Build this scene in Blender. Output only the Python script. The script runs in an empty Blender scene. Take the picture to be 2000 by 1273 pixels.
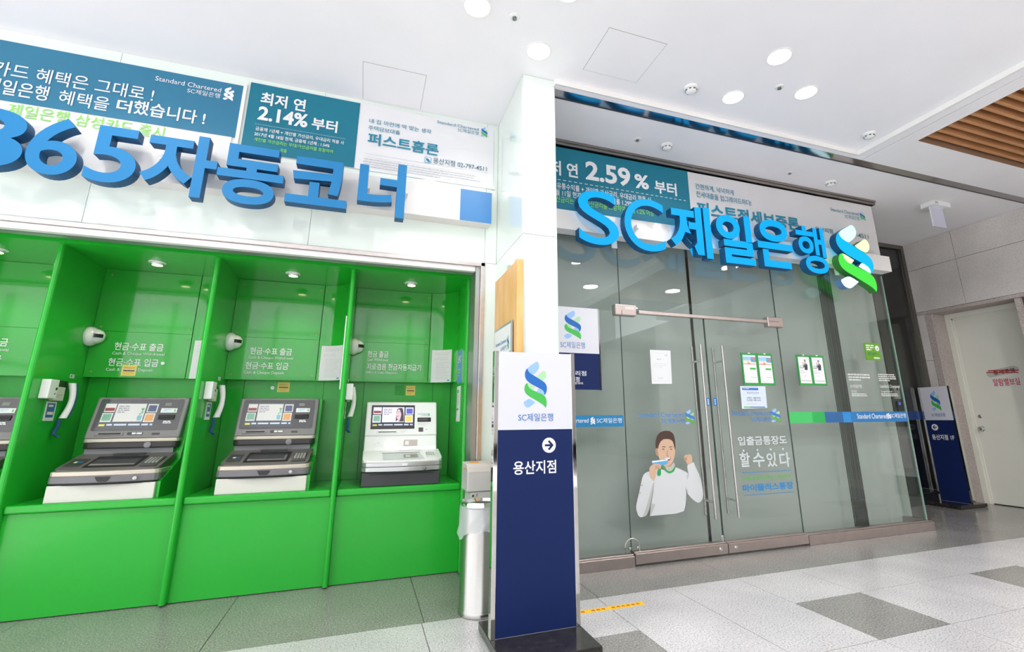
import bpy, bmesh, math, random
from mathutils import Vector, Matrix
random.seed(7)
scene = bpy.context.scene
COL = scene.collection

# ------------------------------------------------------------------ camera
FPX, CX, CY, EYE = 946.29, 1058.15, 576.1, 1.22
YAW, PITCH, ROLL = (math.radians(a) for a in (19.828, 14.3014, -0.44659))
fw = Vector((math.sin(YAW)*math.cos(PITCH), math.cos(YAW)*math.cos(PITCH), math.sin(PITCH)))
r0 = Vector((math.cos(YAW), -math.sin(YAW), 0)); u0 = r0.cross(fw)
RT = r0*math.cos(ROLL) + u0*math.sin(ROLL); UP = -r0*math.sin(ROLL) + u0*math.cos(ROLL)
cam = bpy.data.cameras.new('camera'); cam_o = bpy.data.objects.new('camera', cam); COL.objects.link(cam_o)
cam.sensor_width = 36; cam.sensor_fit = 'HORIZONTAL'; cam.lens = FPX/2000*36
cam.shift_x = -(CX-1000)/2000; cam.shift_y = -(636.5-CY)/2000
cam.clip_start = .05; cam.clip_end = 200
cam_o.matrix_world = Matrix(((RT.x, UP.x, -fw.x, 0), (RT.y, UP.y, -fw.y, 0), (RT.z, UP.z, -fw.z, EYE), (0, 0, 0, 1)))
scene.camera = cam_o
def at(x, y, ax, v):
    d = (x-CX)/FPX*RT - (y-CY)/FPX*UP + fw
    return Vector((0, 0, EYE)) + d*((v-(0, 0, EYE)[ax])/d[ax])

# ------------------------------------------------------------------ world, light, exposure
scene.view_settings.view_transform = 'Standard'; scene.view_settings.look = 'None'
scene.view_settings.exposure = 0.0; scene.view_settings.gamma = 1
scene.view_settings.use_curve_mapping = False
w = bpy.data.worlds.new('world'); scene.world = w; w.use_nodes = True
bgn = w.node_tree.nodes['Background']; bgn.inputs[0].default_value = (.93, .97, 1.0, 1); bgn.inputs[1].default_value = 2.3
sun = bpy.data.lights.new('sun', 'SUN'); sun.energy = 36; sun.angle = math.radians(1); sun.color = (1, .97, .92)
sun_o = bpy.data.objects.new('sun', sun); COL.objects.link(sun_o)
sun_o.rotation_euler = Vector((1, .10, -.66)).to_track_quat('-Z', 'Y').to_euler()
def area(name, loc, size, energy, color=(1, 1, 1), rot=(0, 0, 0), sy=None):
    l = bpy.data.lights.new(name, 'AREA'); l.energy = energy; l.color = color
    l.shape = 'RECTANGLE' if sy else 'SQUARE'; l.size = size
    if sy: l.size_y = sy
    o = bpy.data.objects.new(name, l); o.location = loc; o.rotation_euler = rot; COL.objects.link(o); return o

# ------------------------------------------------------------------ materials
def lin(h):
    if isinstance(h, str):
        c = [int(h[i:i+2], 16)/255 for i in (0, 2, 4)]
        return tuple(x/12.92 if x <= .04045 else ((x+.055)/1.055)**2.4 for x in c)
    return h
MC = {}
def mat(name, col, rough=.5, metal=0, coat=0, emit=0, ecol=None, spec=.5, var=0, vscale=6, bump=0, bscale=200):
    if name in MC: return MC[name]
    m = bpy.data.materials.new(name); m.use_nodes = True; nt = m.node_tree; b = nt.nodes['Principled BSDF']
    c = lin(col); b.inputs['Base Color'].default_value = (*c, 1)
    b.inputs['Roughness'].default_value = rough; b.inputs['Metallic'].default_value = metal
    b.inputs['Coat Weight'].default_value = coat; b.inputs['Coat Roughness'].default_value = .04
    b.inputs['Specular IOR Level'].default_value = spec
    if emit:
        b.inputs['Emission Color'].default_value = (*lin(ecol or col), 1); b.inputs['Emission Strength'].default_value = emit
    if var:
        tc = nt.nodes.new('ShaderNodeTexCoord'); n = nt.nodes.new('ShaderNodeTexNoise'); n.inputs['Scale'].default_value = vscale
        n.inputs['Detail'].default_value = 5
        r = nt.nodes.new('ShaderNodeMapRange'); r.inputs[1].default_value = .3; r.inputs[2].default_value = .7
        r.inputs[3].default_value = 1-var; r.inputs[4].default_value = 1+var
        mx = nt.nodes.new('ShaderNodeMix'); mx.data_type = 'RGBA'; mx.blend_type = 'MULTIPLY'; mx.inputs[0].default_value = 1
        mx.inputs[6].default_value = (*c, 1)
        nt.links.new(tc.outputs['Object'], n.inputs['Vector']); nt.links.new(n.outputs['Fac'], r.inputs[0])
        nt.links.new(r.outputs[0], mx.inputs[7]); nt.links.new(mx.outputs[2], b.inputs['Base Color'])
    if bump:
        tc = nt.nodes.new('ShaderNodeTexCoord'); n = nt.nodes.new('ShaderNodeTexNoise'); n.inputs['Scale'].default_value = bscale
        bp = nt.nodes.new('ShaderNodeBump'); bp.inputs['Strength'].default_value = bump; bp.inputs['Distance'].default_value = .002
        nt.links.new(tc.outputs['Object'], n.inputs['Vector']); nt.links.new(n.outputs['Fac'], bp.inputs['Height'])
        nt.links.new(bp.outputs['Normal'], b.inputs['Normal'])
    MC[name] = m; return m
def granite(name, base, dark, light, rough, scale=190, amt=.5, coat=0):
    m = bpy.data.materials.new(name); m.use_nodes = True; nt = m.node_tree; b = nt.nodes['Principled BSDF']; L = nt.links.new
    tc = nt.nodes.new('ShaderNodeTexCoord')
    n1 = nt.nodes.new('ShaderNodeTexNoise'); n1.inputs['Scale'].default_value = scale; n1.inputs['Detail'].default_value = 3
    n1.inputs['Roughness'].default_value = .7
    n2 = nt.nodes.new('ShaderNodeTexNoise'); n2.inputs['Scale'].default_value = 1.7; n2.inputs['Detail'].default_value = 4
    cr = nt.nodes.new('ShaderNodeValToRGB'); e = cr.color_ramp.elements
    e[0].position = .36; e[0].color = (*lin(dark), 1); e[1].position = .64; e[1].color = (*lin(light), 1)
    k = e.new(.44); k.color = (*lin(base), 1); k = e.new(.56); k.color = (*lin(base), 1)
    mr = nt.nodes.new('ShaderNodeMapRange'); mr.inputs[1].default_value = .3; mr.inputs[2].default_value = .7; mr.inputs[3].default_value = .88; mr.inputs[4].default_value = 1.08
    mx = nt.nodes.new('ShaderNodeMix'); mx.data_type = 'RGBA'; mx.blend_type = 'MULTIPLY'; mx.inputs[0].default_value = 1
    L(tc.outputs['Object'], n1.inputs['Vector']); L(tc.outputs['Object'], n2.inputs['Vector'])
    L(n1.outputs['Fac'], cr.inputs[0]); L(n2.outputs['Fac'], mr.inputs[0]); L(cr.outputs[0], mx.inputs[6]); L(mr.outputs[0], mx.inputs[7])
    L(mx.outputs[2], b.inputs['Base Color']); b.inputs['Roughness'].default_value = rough
    b.inputs['Coat Weight'].default_value = coat; b.inputs['Coat Roughness'].default_value = .06
    MC[name] = m; return m
def glass(name, tint, f0=.04, refl=1.0):
    """thin clear pane: see-through with a Schlick mirror term (same from both sides)"""
    m = bpy.data.materials.new(name); m.use_nodes = True; nt = m.node_tree; nt.nodes.clear(); L = nt.links.new
    o = nt.nodes.new('ShaderNodeOutputMaterial'); mx = nt.nodes.new('ShaderNodeMixShader'); t = nt.nodes.new('ShaderNodeBsdfTransparent')
    g = nt.nodes.new('ShaderNodeBsdfGlossy'); g.inputs['Roughness'].default_value = .0; lw = nt.nodes.new('ShaderNodeLayerWeight')
    p = nt.nodes.new('ShaderNodeMath'); p.operation = 'POWER'; p.inputs[1].default_value = 5
    k = nt.nodes.new('ShaderNodeMath'); k.operation = 'MULTIPLY_ADD'; k.inputs[1].default_value = 1-f0; k.inputs[2].default_value = f0
    t.inputs[0].default_value = (*tint, 1); g.inputs[0].default_value = (refl, refl, refl, 1)
    L(lw.outputs['Facing'], p.inputs[0]); L(p.outputs[0], k.inputs[0]); L(k.outputs[0], mx.inputs[0])
    L(t.outputs[0], mx.inputs[1]); L(g.outputs[0], mx.inputs[2]); L(mx.outputs[0], o.inputs[0])
    MC[name] = m; return m
def wood(name, c1, c2, rough=.4, scale=(1, 1, 14)):
    m = bpy.data.materials.new(name); m.use_nodes = True; nt = m.node_tree; b = nt.nodes['Principled BSDF']; L = nt.links.new
    tc = nt.nodes.new('ShaderNodeTexCoord'); mp = nt.nodes.new('ShaderNodeMapping'); mp.inputs['Scale'].default_value = scale
    n = nt.nodes.new('ShaderNodeTexNoise'); n.inputs['Scale'].default_value = 4; n.inputs['Detail'].default_value = 6
    cr = nt.nodes.new('ShaderNodeValToRGB'); cr.color_ramp.elements[0].position = .35; cr.color_ramp.elements[1].position = .65
    cr.color_ramp.elements[0].color = (*lin(c1), 1); cr.color_ramp.elements[1].color = (*lin(c2), 1)
    L(tc.outputs['Object'], mp.inputs[0]); L(mp.outputs[0], n.inputs['Vector']); L(n.outputs['Fac'], cr.inputs[0]); L(cr.outputs[0], b.inputs['Base Color'])
    b.inputs['Roughness'].default_value = rough; MC[name] = m; return m

GREEN = mat('green_laminate', (.016, .42, .030), .25, spec=.4, coat=.15)
GREEN2 = mat('green_laminate_glossy', (.02, .38, .03), .10, coat=.6)
CEIL = mat('ceiling_paint', (.875, .87, .905), .7, var=.015, vscale=2)
SOFF = mat('soffit_paint', (.84, .83, .86), .7, var=.02, vscale=2)
WGLASS = mat('back_painted_glass', (.76, .84, .79), .08, coat=.6)
WHITE = mat('white_paint', (.85, .85, .84), .4)
WPLAST = mat('white_plastic', (.82, .83, .83), .25, coat=.3)
BEIGE = mat('beige_metal', (.66, .65, .60), .4)
CHAMP = mat('champagne_plastic', (.58, .52, .44), .3, metal=.3)
GREYP = mat('grey_plastic', (.17, .165, .18), .35)
DGREY = mat('dark_grey_plastic', (.05, .048, .052), .3)
BLACK = mat('black_gloss', (.012, .012, .014), .15)
SLOT = mat('slot_black', (.008, .008, .008), .6)
STEEL = mat('brushed_steel', (.62, .57, .55), .28, metal=1, var=.06, vscale=20)
STEELW = mat('warm_steel', (.52, .45, .43), .3, metal=1, var=.06, vscale=12)
MIRROR = mat('polished_steel', (.72, .70, .68), .06, metal=1)
CHROME = mat('chrome', (.8, .8, .8), .08, metal=1)
NAVY = mat('navy_film', '122455', .5, spec=.2)
SIGNW = mat('sign_white', (.66, .67, .73), .4, spec=.3)
BLUE = mat('print_blue', '0f63b4', .5)
LBLUE = mat('print_light_blue', '8fb8ea', .5)
EGREEN = mat('print_green', '3fb24a', .5)
LGREEN = mat('print_pale_green', 'a5d6a7', .5)
TXTBLUE = mat('letter_print_blue', '2f6cb5', .5)
PW = mat('print_white', (.80, .81, .83), .5)
PG = mat('print_grey', (.35, .36, .37), .6)
PLG = mat('print_light_grey', (.55, .57, .58), .6)
PB = mat('print_black', (.02, .02, .025), .6)
TEAL = mat('banner_teal', '00728a', .6, var=.03, vscale=8)
BBLUE = mat('banner_blue', '2a7596', .6, var=.03, vscale=8)
BWHITE = mat('banner_white', (.76, .76, .79), .6, var=.012, vscale=5)
BLGREEN = mat('print_lime', '8edb5a', .6)
TEALT = mat('print_teal', '1783a0', .6)
PAPER = mat('paper', (.68, .70, .72), .7)
YELLOW = mat('sticker_yellow', 'f0d66a', .5)
FLOOR_L = granite('granite_light', 'bfbdbf', '707173', 'dddcdd', .2, 105, coat=.12)
FLOOR_D = granite('granite_dark', '868481', '4a4948', 'b3b1ad', .2, 100, coat=.12)
WALLG = granite('granite_wall', 'cfcac7', 'a39e9b', 'e2deda', .6, 130)
WALLD = granite('granite_rough', 'b0a6a1', '7c736f', 'd0c6c0', .7, 100)
BASEBK = granite('black_stone', '2a2726', '181616', '3a3735', .18, 30, coat=.3)
GLASS = glass('clear_glass', (.90, .925, .91), .045)
GLASSF = glass('green_edge_glass', (.70, .80, .75), .04)
EDGE = mat('glass_edge', (.05, .08, .065), .4)
WOODB = wood('oak_board', 'dda866', 'eabd80', .4, (3, 3, .6))
WOODS = wood('slat_wood', 'b07a4e', 'c48f62', .5, (.6, 6, 6))
DOORP = mat('door_paint', (.74, .74, .66), .45, var=.02, vscale=3)
BLIND = mat('blind_fabric', (.45, .485, .465), .8, bump=.3, bscale=400)
DARKR = mat('dark_interior', (.055, .055, .05), .8)
LAMP = mat('lamp_disc', (1, 1, 1), .5, emit=9, ecol=(1, .99, .97))
LAMPW = mat('warm_lamp', (1, .9, .8), .5, emit=9, ecol=(1, .78, .5))
SIDEB = mat('sign_side_shade_blue', (.010, .09, .22), .45, spec=.2)  # sides darker than the faces: shade put into the paint colour
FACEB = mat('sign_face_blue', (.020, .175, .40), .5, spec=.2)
ECYAN = mat('sign_lit_cyan', (.004, .04, .2), .6, emit=.85, ecol=(.0, .50, 1.0), spec=.1)
EMCY = mat('emblem_lit_cyan', (.004, .06, .2), .6, emit=.85, ecol=(.0, .60, 1.0), spec=.1)
EMLB = mat('emblem_lit_pale_blue', (.5, .8, .9), .4, emit=.75, ecol=(.55, .92, 1.0))
EMGR = mat('emblem_lit_green', (.02, .2, .02), .4, emit=.75, ecol=(.05, .90, .05))
EMLG = mat('emblem_lit_pale_green', (.6, .9, .4), .4, emit=.75, ecol=(.68, 1.0, .45))
SIDEG = mat('emblem_side_green', (.03, .22, .03), .4)
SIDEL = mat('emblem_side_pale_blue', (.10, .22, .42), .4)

# ------------------------------------------------------------------ mesh helpers
class MB:
    def __init__(s, xf=None): s.v = []; s.f = []; s.m = []; s.xf = xf; s.mi = 0
    def add(s, vs, fs):
        k = len(s.v)
        for p in vs:
            p = Vector(p); s.v.append(tuple(s.xf @ p) if s.xf else tuple(p))
        for f in fs: s.f.append([i+k for i in f]); s.m.append(s.mi)
    def box(s, x0, x1, y0, y1, z0, z1):
        x0, x1 = min(x0, x1), max(x0, x1); y0, y1 = min(y0, y1), max(y0, y1); z0, z1 = min(z0, z1), max(z0, z1)
        s.add([(x0,y0,z0),(x1,y0,z0),(x1,y1,z0),(x0,y1,z0),(x0,y0,z1),(x1,y0,z1),(x1,y1,z1),(x0,y1,z1)],
              [(0,3,2,1),(4,5,6,7),(0,1,5,4),(1,2,6,5),(2,3,7,6),(3,0,4,7)]); return s
    def prism(s, poly, axis, a, b):
        """poly: 2-D points; axis 0 extrudes along X (poly is y,z), 1 along Y (x,z), 2 along Z (x,y)"""
        def P(p, t): return {0: (t, p[0], p[1]), 1: (p[0], t, p[1]), 2: (p[0], p[1], t)}[axis]
        ar = sum(poly[i][0]*poly[(i+1) % len(poly)][1]-poly[(i+1) % len(poly)][0]*poly[i][1] for i in range(len(poly)))
        if ar < 0: poly = poly[::-1]
        if axis == 1: a, b = max(a, b), min(a, b)
        else: a, b = min(a, b), max(a, b)
        n = len(poly)
        s.add([P(p, a) for p in poly]+[P(p, b) for p in poly],
              [list(range(n))[::-1], list(range(n, 2*n))]+[(i, (i+1) % n, (i+1) % n+n, i+n) for i in range(n)]); return s
    def quad(s, a, b, c, d): s.add([a, b, c, d], [(0, 1, 2, 3)]); return s
    def lathe(s, c, prof, n=24, axis=2, cap=True):
        """prof: (radius, height) list; axis = direction of height"""
        vs = []; fs = []
        for r, h in prof:
            for i in range(n):
                t = 2*math.pi*i/n; a, b = r*math.cos(t), r*math.sin(t)
                p = {2: (a, b, h), 1: (b, h, a), 0: (h, a, b)}[axis]
                vs.append((c[0]+p[0], c[1]+p[1], c[2]+p[2]))
        for j in range(len(prof)-1):
            for i in range(n):
                k = (i+1) % n; fs.append((j*n+i, j*n+k, (j+1)*n+k, (j+1)*n+i))
        if cap:
            fs.append(tuple(range(n))[::-1]); fs.append(tuple((len(prof)-1)*n+i for i in range(n)))
        s.add(vs, fs); return s
    def tube(s, pts, r, n=8):
        pts = [Vector(p) for p in pts]; rings = []
        up = Vector((0, 0, 1))
        vs = []; fs = []
        for i, p in enumerate(pts):
            d = (pts[min(i+1, len(pts)-1)]-pts[max(i-1, 0)]).normalized()
            a = d.cross(up)
            if a.length < 1e-3: a = d.cross(Vector((1, 0, 0)))
            a.normalize(); b = d.cross(a)
            for j in range(n):
                t = 2*math.pi*j/n; vs.append(p+a*(r*math.cos(t))+b*(r*math.sin(t)))
        for i in range(len(pts)-1):
            for j in range(n):
                k = (j+1) % n; fs.append((i*n+j, (i+1)*n+j, (i+1)*n+k, i*n+k))
        fs.append(tuple(range(n))); fs.append(tuple((len(pts)-1)*n+j for j in range(n))[::-1])
        s.add(vs, fs); return s
    def mesh(s, name, mats):
        me = bpy.data.meshes.new(name); me.from_pydata(s.v, [], s.f)
        for m in (mats if isinstance(mats, (list, tuple)) else [mats]): me.materials.append(m)
        if any(s.m): me.polygons.foreach_set('material_index', s.m)
        me.validate(); me.update(); return me
    def build(s, name, mats, parent=None, smooth=False, bevel=0, seg=2, **k):
        o = link(bpy.data.objects.new(name, s.mesh(name, mats)), parent)
        if smooth:
            for p in o.data.polygons: p.use_smooth = True
            try: o.data.set_sharp_from_angle(angle=math.radians(40))
            except Exception: pass
        if bevel:
            md = o.modifiers.new('bevel', 'BEVEL'); md.width = bevel; md.segments = seg; md.limit_method = 'ANGLE'; md.angle_limit = math.radians(40)
        if k: tag(o, **k)
        return o
INV = {}
def link(o, parent=None):
    COL.objects.link(o)
    if parent is not None:
        o.parent = parent; o.matrix_parent_inverse = INV.get(parent.name, Matrix.Identity(4)).copy()
    return o
def tag(o, label=None, cat=None, group=None, kind=None):
    if label: o['label'] = label
    if cat: o['category'] = cat
    if group: o['group'] = group
    if kind: o['kind'] = kind
    return o
def thing(name, label, cat, loc, group=None):
    o = bpy.data.objects.new(name, None); COL.objects.link(o); o.location = loc; o.empty_display_size = .05
    INV[o.name] = Matrix.Translation(-Vector(loc)); return tag(o, label, cat, group)
def copy_thing(root, delta, label):
    c = root.copy(); COL.objects.link(c); c.location = Vector(root.location)+Vector(delta); c['label'] = label
    for ch in root.children:
        d = ch.copy(); COL.objects.link(d); d.parent = c
        for g in ch.children:
            e = g.copy(); COL.objects.link(e); e.parent = d
    return c
def box(name, m, parent, *b, bevel=0, **k): return MB().box(*b).build(name, m, parent, bevel=bevel, **k)
def struct(name, mb, m, bevel=0): return mb.build(name, m, None, bevel=bevel, kind='structure')

# flat print: frames (origin, right, up) on a plane
class Fr:
    """a flat frame; u to the reader's right, v up, depth towards the reader"""
    def __init__(s, o, r, u): s.o = Vector(o); s.r = Vector(r).normalized(); s.u = Vector(u).normalized(); s.n = s.r.cross(s.u)
    def p(s, u, v, d=0): return s.o + s.r*u + s.u*v + s.n*d
FY = lambda y: Fr((0, y, 0), (1, 0, 0), (0, 0, 1))           # faces -Y
FXm = lambda x: Fr((x, 0, 0), (0, -1, 0), (0, 0, 1))          # faces -X
FXp = lambda x: Fr((x, 0, 0), (0, 1, 0), (0, 0, 1))           # faces +X
FZ = Fr((0, 0, 0), (1, 0, 0), (0, 1, 0))
def uv(fr, x, y):
    d = (x-CX)/FPX*RT - (y-CY)/FPX*UP + fw
    t = (fr.o-Vector((0, 0, EYE))).dot(fr.n)/d.dot(fr.n); p = Vector((0, 0, EYE))+d*t-fr.o
    return p.dot(fr.r), p.dot(fr.u)
def plate(fr, u0, u1, v0, v1, m, parent, name, d0=0, d1=.002, bevel=0, **k):
    b = MB(); vs = [fr.p(u, v, d) for d in (d0, d1) for u, v in ((u0, v0), (u1, v0), (u1, v1), (u0, v1))]
    b.add(vs, [(3, 2, 1, 0), (4, 5, 6, 7), (0, 1, 5, 4), (1, 2, 6, 5), (2, 3, 7, 6), (3, 0, 4, 7)])
    return b.build(name, m, parent, bevel=bevel, **k)
def flat(fr, polys, m, parent, name, d=.003, **k):
    b = MB()
    for pl in polys:
        ar = sum(pl[i][0]*pl[(i+1) % len(pl)][1]-pl[(i+1) % len(pl)][0]*pl[i][1] for i in range(len(pl)))
        if ar < 0: pl = pl[::-1]
        b.add([fr.p(u, v, d) for u, v in pl], [list(range(len(pl)))])
    return b.build(name, m, parent, **k)
def rects(fr, rs, m, parent, name, d=.003, **k):
    return flat(fr, [[(a, c), (b, c), (b, e), (a, e)] for a, b, c, e in rs], m, parent, name, d, **k)
GC = {}
def glyphs(s, bold=0, res=3):
    key = (s, bold, res)
    if key not in GC:
        c = bpy.data.curves.new('g', 'FONT'); c.body = s; c.offset = bold; c.resolution_u = res; c.fill_mode = 'FRONT'
        o = bpy.data.objects.new('g', c); me = bpy.data.meshes.new_from_object(o)
        vs = [v.co.copy() for v in me.vertices]; fs = [list(p.vertices) for p in me.polygons]
        bpy.data.objects.remove(o); bpy.data.curves.remove(c); bpy.data.meshes.remove(me)
        GC[key] = (vs, fs)
    return GC[key]
def text(s, fr, u0, u1, v0, v1, m, parent, bold=0, name='lettering', d=.003, res=3, skew=0, **k):
    vs, fs = glyphs(s, bold, res)
    xs = [v.x for v in vs]; ys = [v.y for v in vs]; x0, x1, y0, y1 = min(xs), max(xs), min(ys), max(ys)
    if u1 is None: u1 = u0+(x1-x0)*(v1-v0)/(y1-y0)
    b = MB(); out = []
    for v in vs:
        a = (v.x-x0)/(x1-x0); c = (v.y-y0)/(y1-y0)
        out.append(fr.p(u0+a*(u1-u0), v0+c*(v1-v0)+skew*a, d))
    b.add(out, fs); return b.build(name, m, parent, **k)
def textpx(s, fr, lb, rt, m, parent, **k):
    a = uv(fr, *lb); b = uv(fr, *rt); return text(s, fr, a[0], b[0], a[1], b[1], m, parent, **k)
def greek(fr, u0, u1, v0, v1, n, m, parent, name='print_lines', d=.003, fill=.45, last=.6, word=.03, seed=1):
    rnd = random.Random(seed); rs = []; h = (v1-v0)/n
    for i in range(n):
        top = v1-i*h; end = u0+(u1-u0)*(last if i == n-1 else rnd.uniform(.88, 1)); u = u0
        while u < end:
            wv = min(rnd.uniform(.6, 2)*word, end-u); rs.append((u, u+wv, top-h*fill, top)); u += wv+word*.25
    return rects(fr, rs, m, parent, name, d)
# the ribbon emblem, drawn on a 0..293 x 0..473 grid (y down)
EMB = {
 'pb1': [(772,440),(785,425),(800,412),(885,362),(903,364),(917,382),(922,405),(915,432),(895,458),(845,497),(820,490),(795,475),(780,458)],
 'blue': [(772,432),(757,448),(745,470),(740,495),(745,525),(760,550),(790,575),(830,597),(920,632),(960,650),(978,665),(985,685),(985,706),(1003,690),(1015,665),(1020,635),(1013,600),(990,575),(960,558),(850,503),(810,485),(785,465)],
 'pg1': [(888,515),(965,462),(985,453),(1003,463),(1013,490),(1010,515),(995,540),(970,555),(940,545),(905,528)],
 'pg2': [(775,583),(800,590),(862,622),(832,655),(800,640),(780,612)],
 'pb2': [(922,630),(960,648),(980,665),(987,690),(980,705),(950,690),(890,665)],
 'green': [(773,583),(755,590),(740,612),(735,640),(740,665),(755,690),(785,712),(900,765),(960,795),(990,815),(1003,833),(1013,805),(1015,770),(1008,735),(985,710),(950,692),(830,652),(800,637),(780,612)],
 'pb3': [(800,738),(870,775),(835,800),(805,822),(780,828),(750,818),(733,795),(727,775),(745,765)]}
def chaikin(pl):
    out = []; n = len(pl)
    for i in range(n):
        a, b, c = Vector(pl[i-1]), Vector(pl[i]), Vector(pl[(i+1) % n])
        ang = (a-b).angle(c-b)
        if ang < math.radians(100): out.append(tuple(b))
        else: out += [tuple(b+(a-b)*.22), tuple(b+(c-b)*.22)]
    return out
def emblem(fr, u0, u1, v0, v1, parent, mats=None, d=.003, name='emblem_piece', keys=None):
    mats = mats or dict(pb1=LBLUE, blue=BLUE, pg1=LGREEN, pg2=LGREEN, pb2=LBLUE, green=EGREEN, pb3=LBLUE)
    by = {}
    for k, pl in EMB.items():
        mm = mats if not isinstance(mats, dict) else mats[k]
        by.setdefault(mm.name, (mm, []))[1].append([(u0+(x-727)/293*(u1-u0), v1-(y-360)/473*(v1-v0)) for x, y in chaikin(pl)])
    for mm, pls in by.values(): flat(fr, pls, mm, parent, name, d)
def arc(cx, cy, r, a0, a1, n):
    return [(cx+r*math.cos(math.radians(a0+(a1-a0)*i/n)), cy+r*math.sin(math.radians(a0+(a1-a0)*i/n))) for i in range(n+1)]
def rrect(u0, u1, v0, v1, r, n=4):
    return arc(u1-r, v1-r, r, 0, 90, n)+arc(u0+r, v1-r, r, 90, 180, n)+arc(u0+r, v0+r, r, 180, 270, n)+arc(u1-r, v0+r, r, 270, 360, n)

# ================================================================== ROOM SHELL
ZC, ZS = 3.98, 3.93           # raised white ceiling, lowered soffit
YW, YG = 4.06, 4.05           # plane of the painted-glass wall and of the clear shopfront
XR = 8.16                     # face of the granite wall
# --- floor: slab and tiles
floor = struct('floor', MB().box(-9, 9.4, -9, 9, -.12, -.012), mat('grout', (.05, .048, .045), .8))
def tile(x0, x1, y0, y1, m, g=.0022):
    return box('tile', m, floor, x0+g, x1-g, y0+g, y1-g, -.0115, 0)
YB0 = 3.46
dj = [-4.34, -3.14, -1.94, -.743, .456, 1.656, 2.856, 4.056, 5.256, 6.456, 7.656, 9.0]
for a, b in zip(dj, dj[1:]): tile(a, b, YB0, 5.25 if a > 5 else 4.46, FLOOR_D)
cols = [(.44+.6*i, 1.04+.6*i) for i in range(14)]
cols += [(.44-1.2*(i+1), .44-1.2*i) for i in range(4)]
for a, b in cols:
    k = round((a-1.04)/.6)
    if a < 1.0:
        tile(a, b, 2.3, YB0, FLOOR_L); tile(a, b, 1.14, 2.3, FLOOR_L)
    elif k % 3 == 0:
        tile(a, b, 2.89, YB0, FLOOR_L); tile(a, b, 2.3, 2.89, FLOOR_D); tile(a, b, 1.14, 2.3, FLOOR_L)
    elif k > 3:
        tile(a, b, 2.89, YB0, FLOOR_L); tile(a, b, 2.3, 2.89, FLOOR_L); tile(a, b, 1.14, 2.3, FLOOR_L)
    else:
        tile(a, b, 2.3, YB0, FLOOR_L); tile(a, b, 1.14, 2.3, FLOOR_L)
MB().box(-9, 9, -8.9, 1.139, -.0115, 0).build('floor_paving', FLOOR_L, floor)
# --- ceilings
ceiling = struct('ceiling', MB().box(-9, 4.80, -3.6, YW+.1, ZC, ZC+.15), CEIL)
st = MB(); st.box(4.80, 4.91, -3.6, 3.30, ZS, ZS+.12); st.box(4.92, 5.10, -3.6, 3.30, ZS, ZS+.12)
st.box(5.10, XR+1, 2.835, 3.30, ZS, ZS+.12); st.box(7.7, XR+1, -3.6, 2.835, ZS, ZS+.12)
st.box(1.30, 4.80, 3.24, 3.30, ZS, ZS+.12); st.box(4.905, 4.925, -3.6, 3.30, ZS+.02, ZS+.12)
st.build('soffit', SOFF, ceiling)
cs = MB(); cs.box(4.785, 4.803, -3.6, 3.24, ZS, ZC); cs.box(1.305, 4.80, 3.235, 3.243, ZS, ZC)
cs.build('cove_edge', mat('cove_white', (.86, .85, .83), .6), ceiling)
MB().box(1.30, XR+1, 3.40, 5.3, ZS, ZS+.12).build('soffit', SOFF, ceiling)
tr = struct('trim_1', MB().prism([(3.312, ZS+.008), (3.396, ZS-.005), (3.396, ZS+.03), (3.312, ZS+.03)], 0, 1.30, XR+.3), mat('strip_steel', (.42, .40, .40), .09, metal=1))
struct('trim_2', MB().box(1.30, XR+.3, 3.39, 3.402, ZS-.008, ZS+.02), mat('strip_shadow', (.03, .03, .035), .4))
MB().box(5.10, 7.7, -3.6, 2.835, ZS+.17, ZS+.19).build('slat_backing', mat('slat_void', (.035, .018, .01), .9), ceiling)
sl = MB().box(5.10, 7.70, -.017, .017, 0, .12).mesh('slat', WOODS)
for i in range(48):
    o = bpy.data.objects.new('slat', sl); o.location = (0, 2.78-.096*i, ZS+.045); link(o, ceiling)
MB().box(5.10, 5.103, -3.6, 2.835, ZS+.001, ZS+.17).box(5.1, 7.7, 2.832, 2.835, ZS+.001, ZS+.17).build('slat_frame', mat('slat_edge', (.25, .14, .08), .6), ceiling)
def hatch(x0, x1, y0, y1, label):
    t = thing('ceiling_hatch', label, 'hatch', ((x0+x1)/2, (y0+y1)/2, ZC))
    g = .0035; j = MB()
    for b in ((x0, x1, y0, y0+g), (x0, x1, y1-g, y1), (x0, x0+g, y0, y1), (x1-g, x1, y0, y1)): j.box(*b, ZC-.0015, ZC)
    j.build('joint_line', mat('joint_grey', (.35, .34, .34), .8), t)
    box('hatch_panel', CEIL, t, x0+g, x1-g, y0+g, y1-g, ZC-.003, ZC-.0002)
hatch(1.475, 1.97, 2.595, 3.06, 'square white access panel flush in ceiling before the shopfront')
hatch(-.215, .283, 3.55, 4.04, 'square white access panel in ceiling against the left banner wall')

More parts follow.
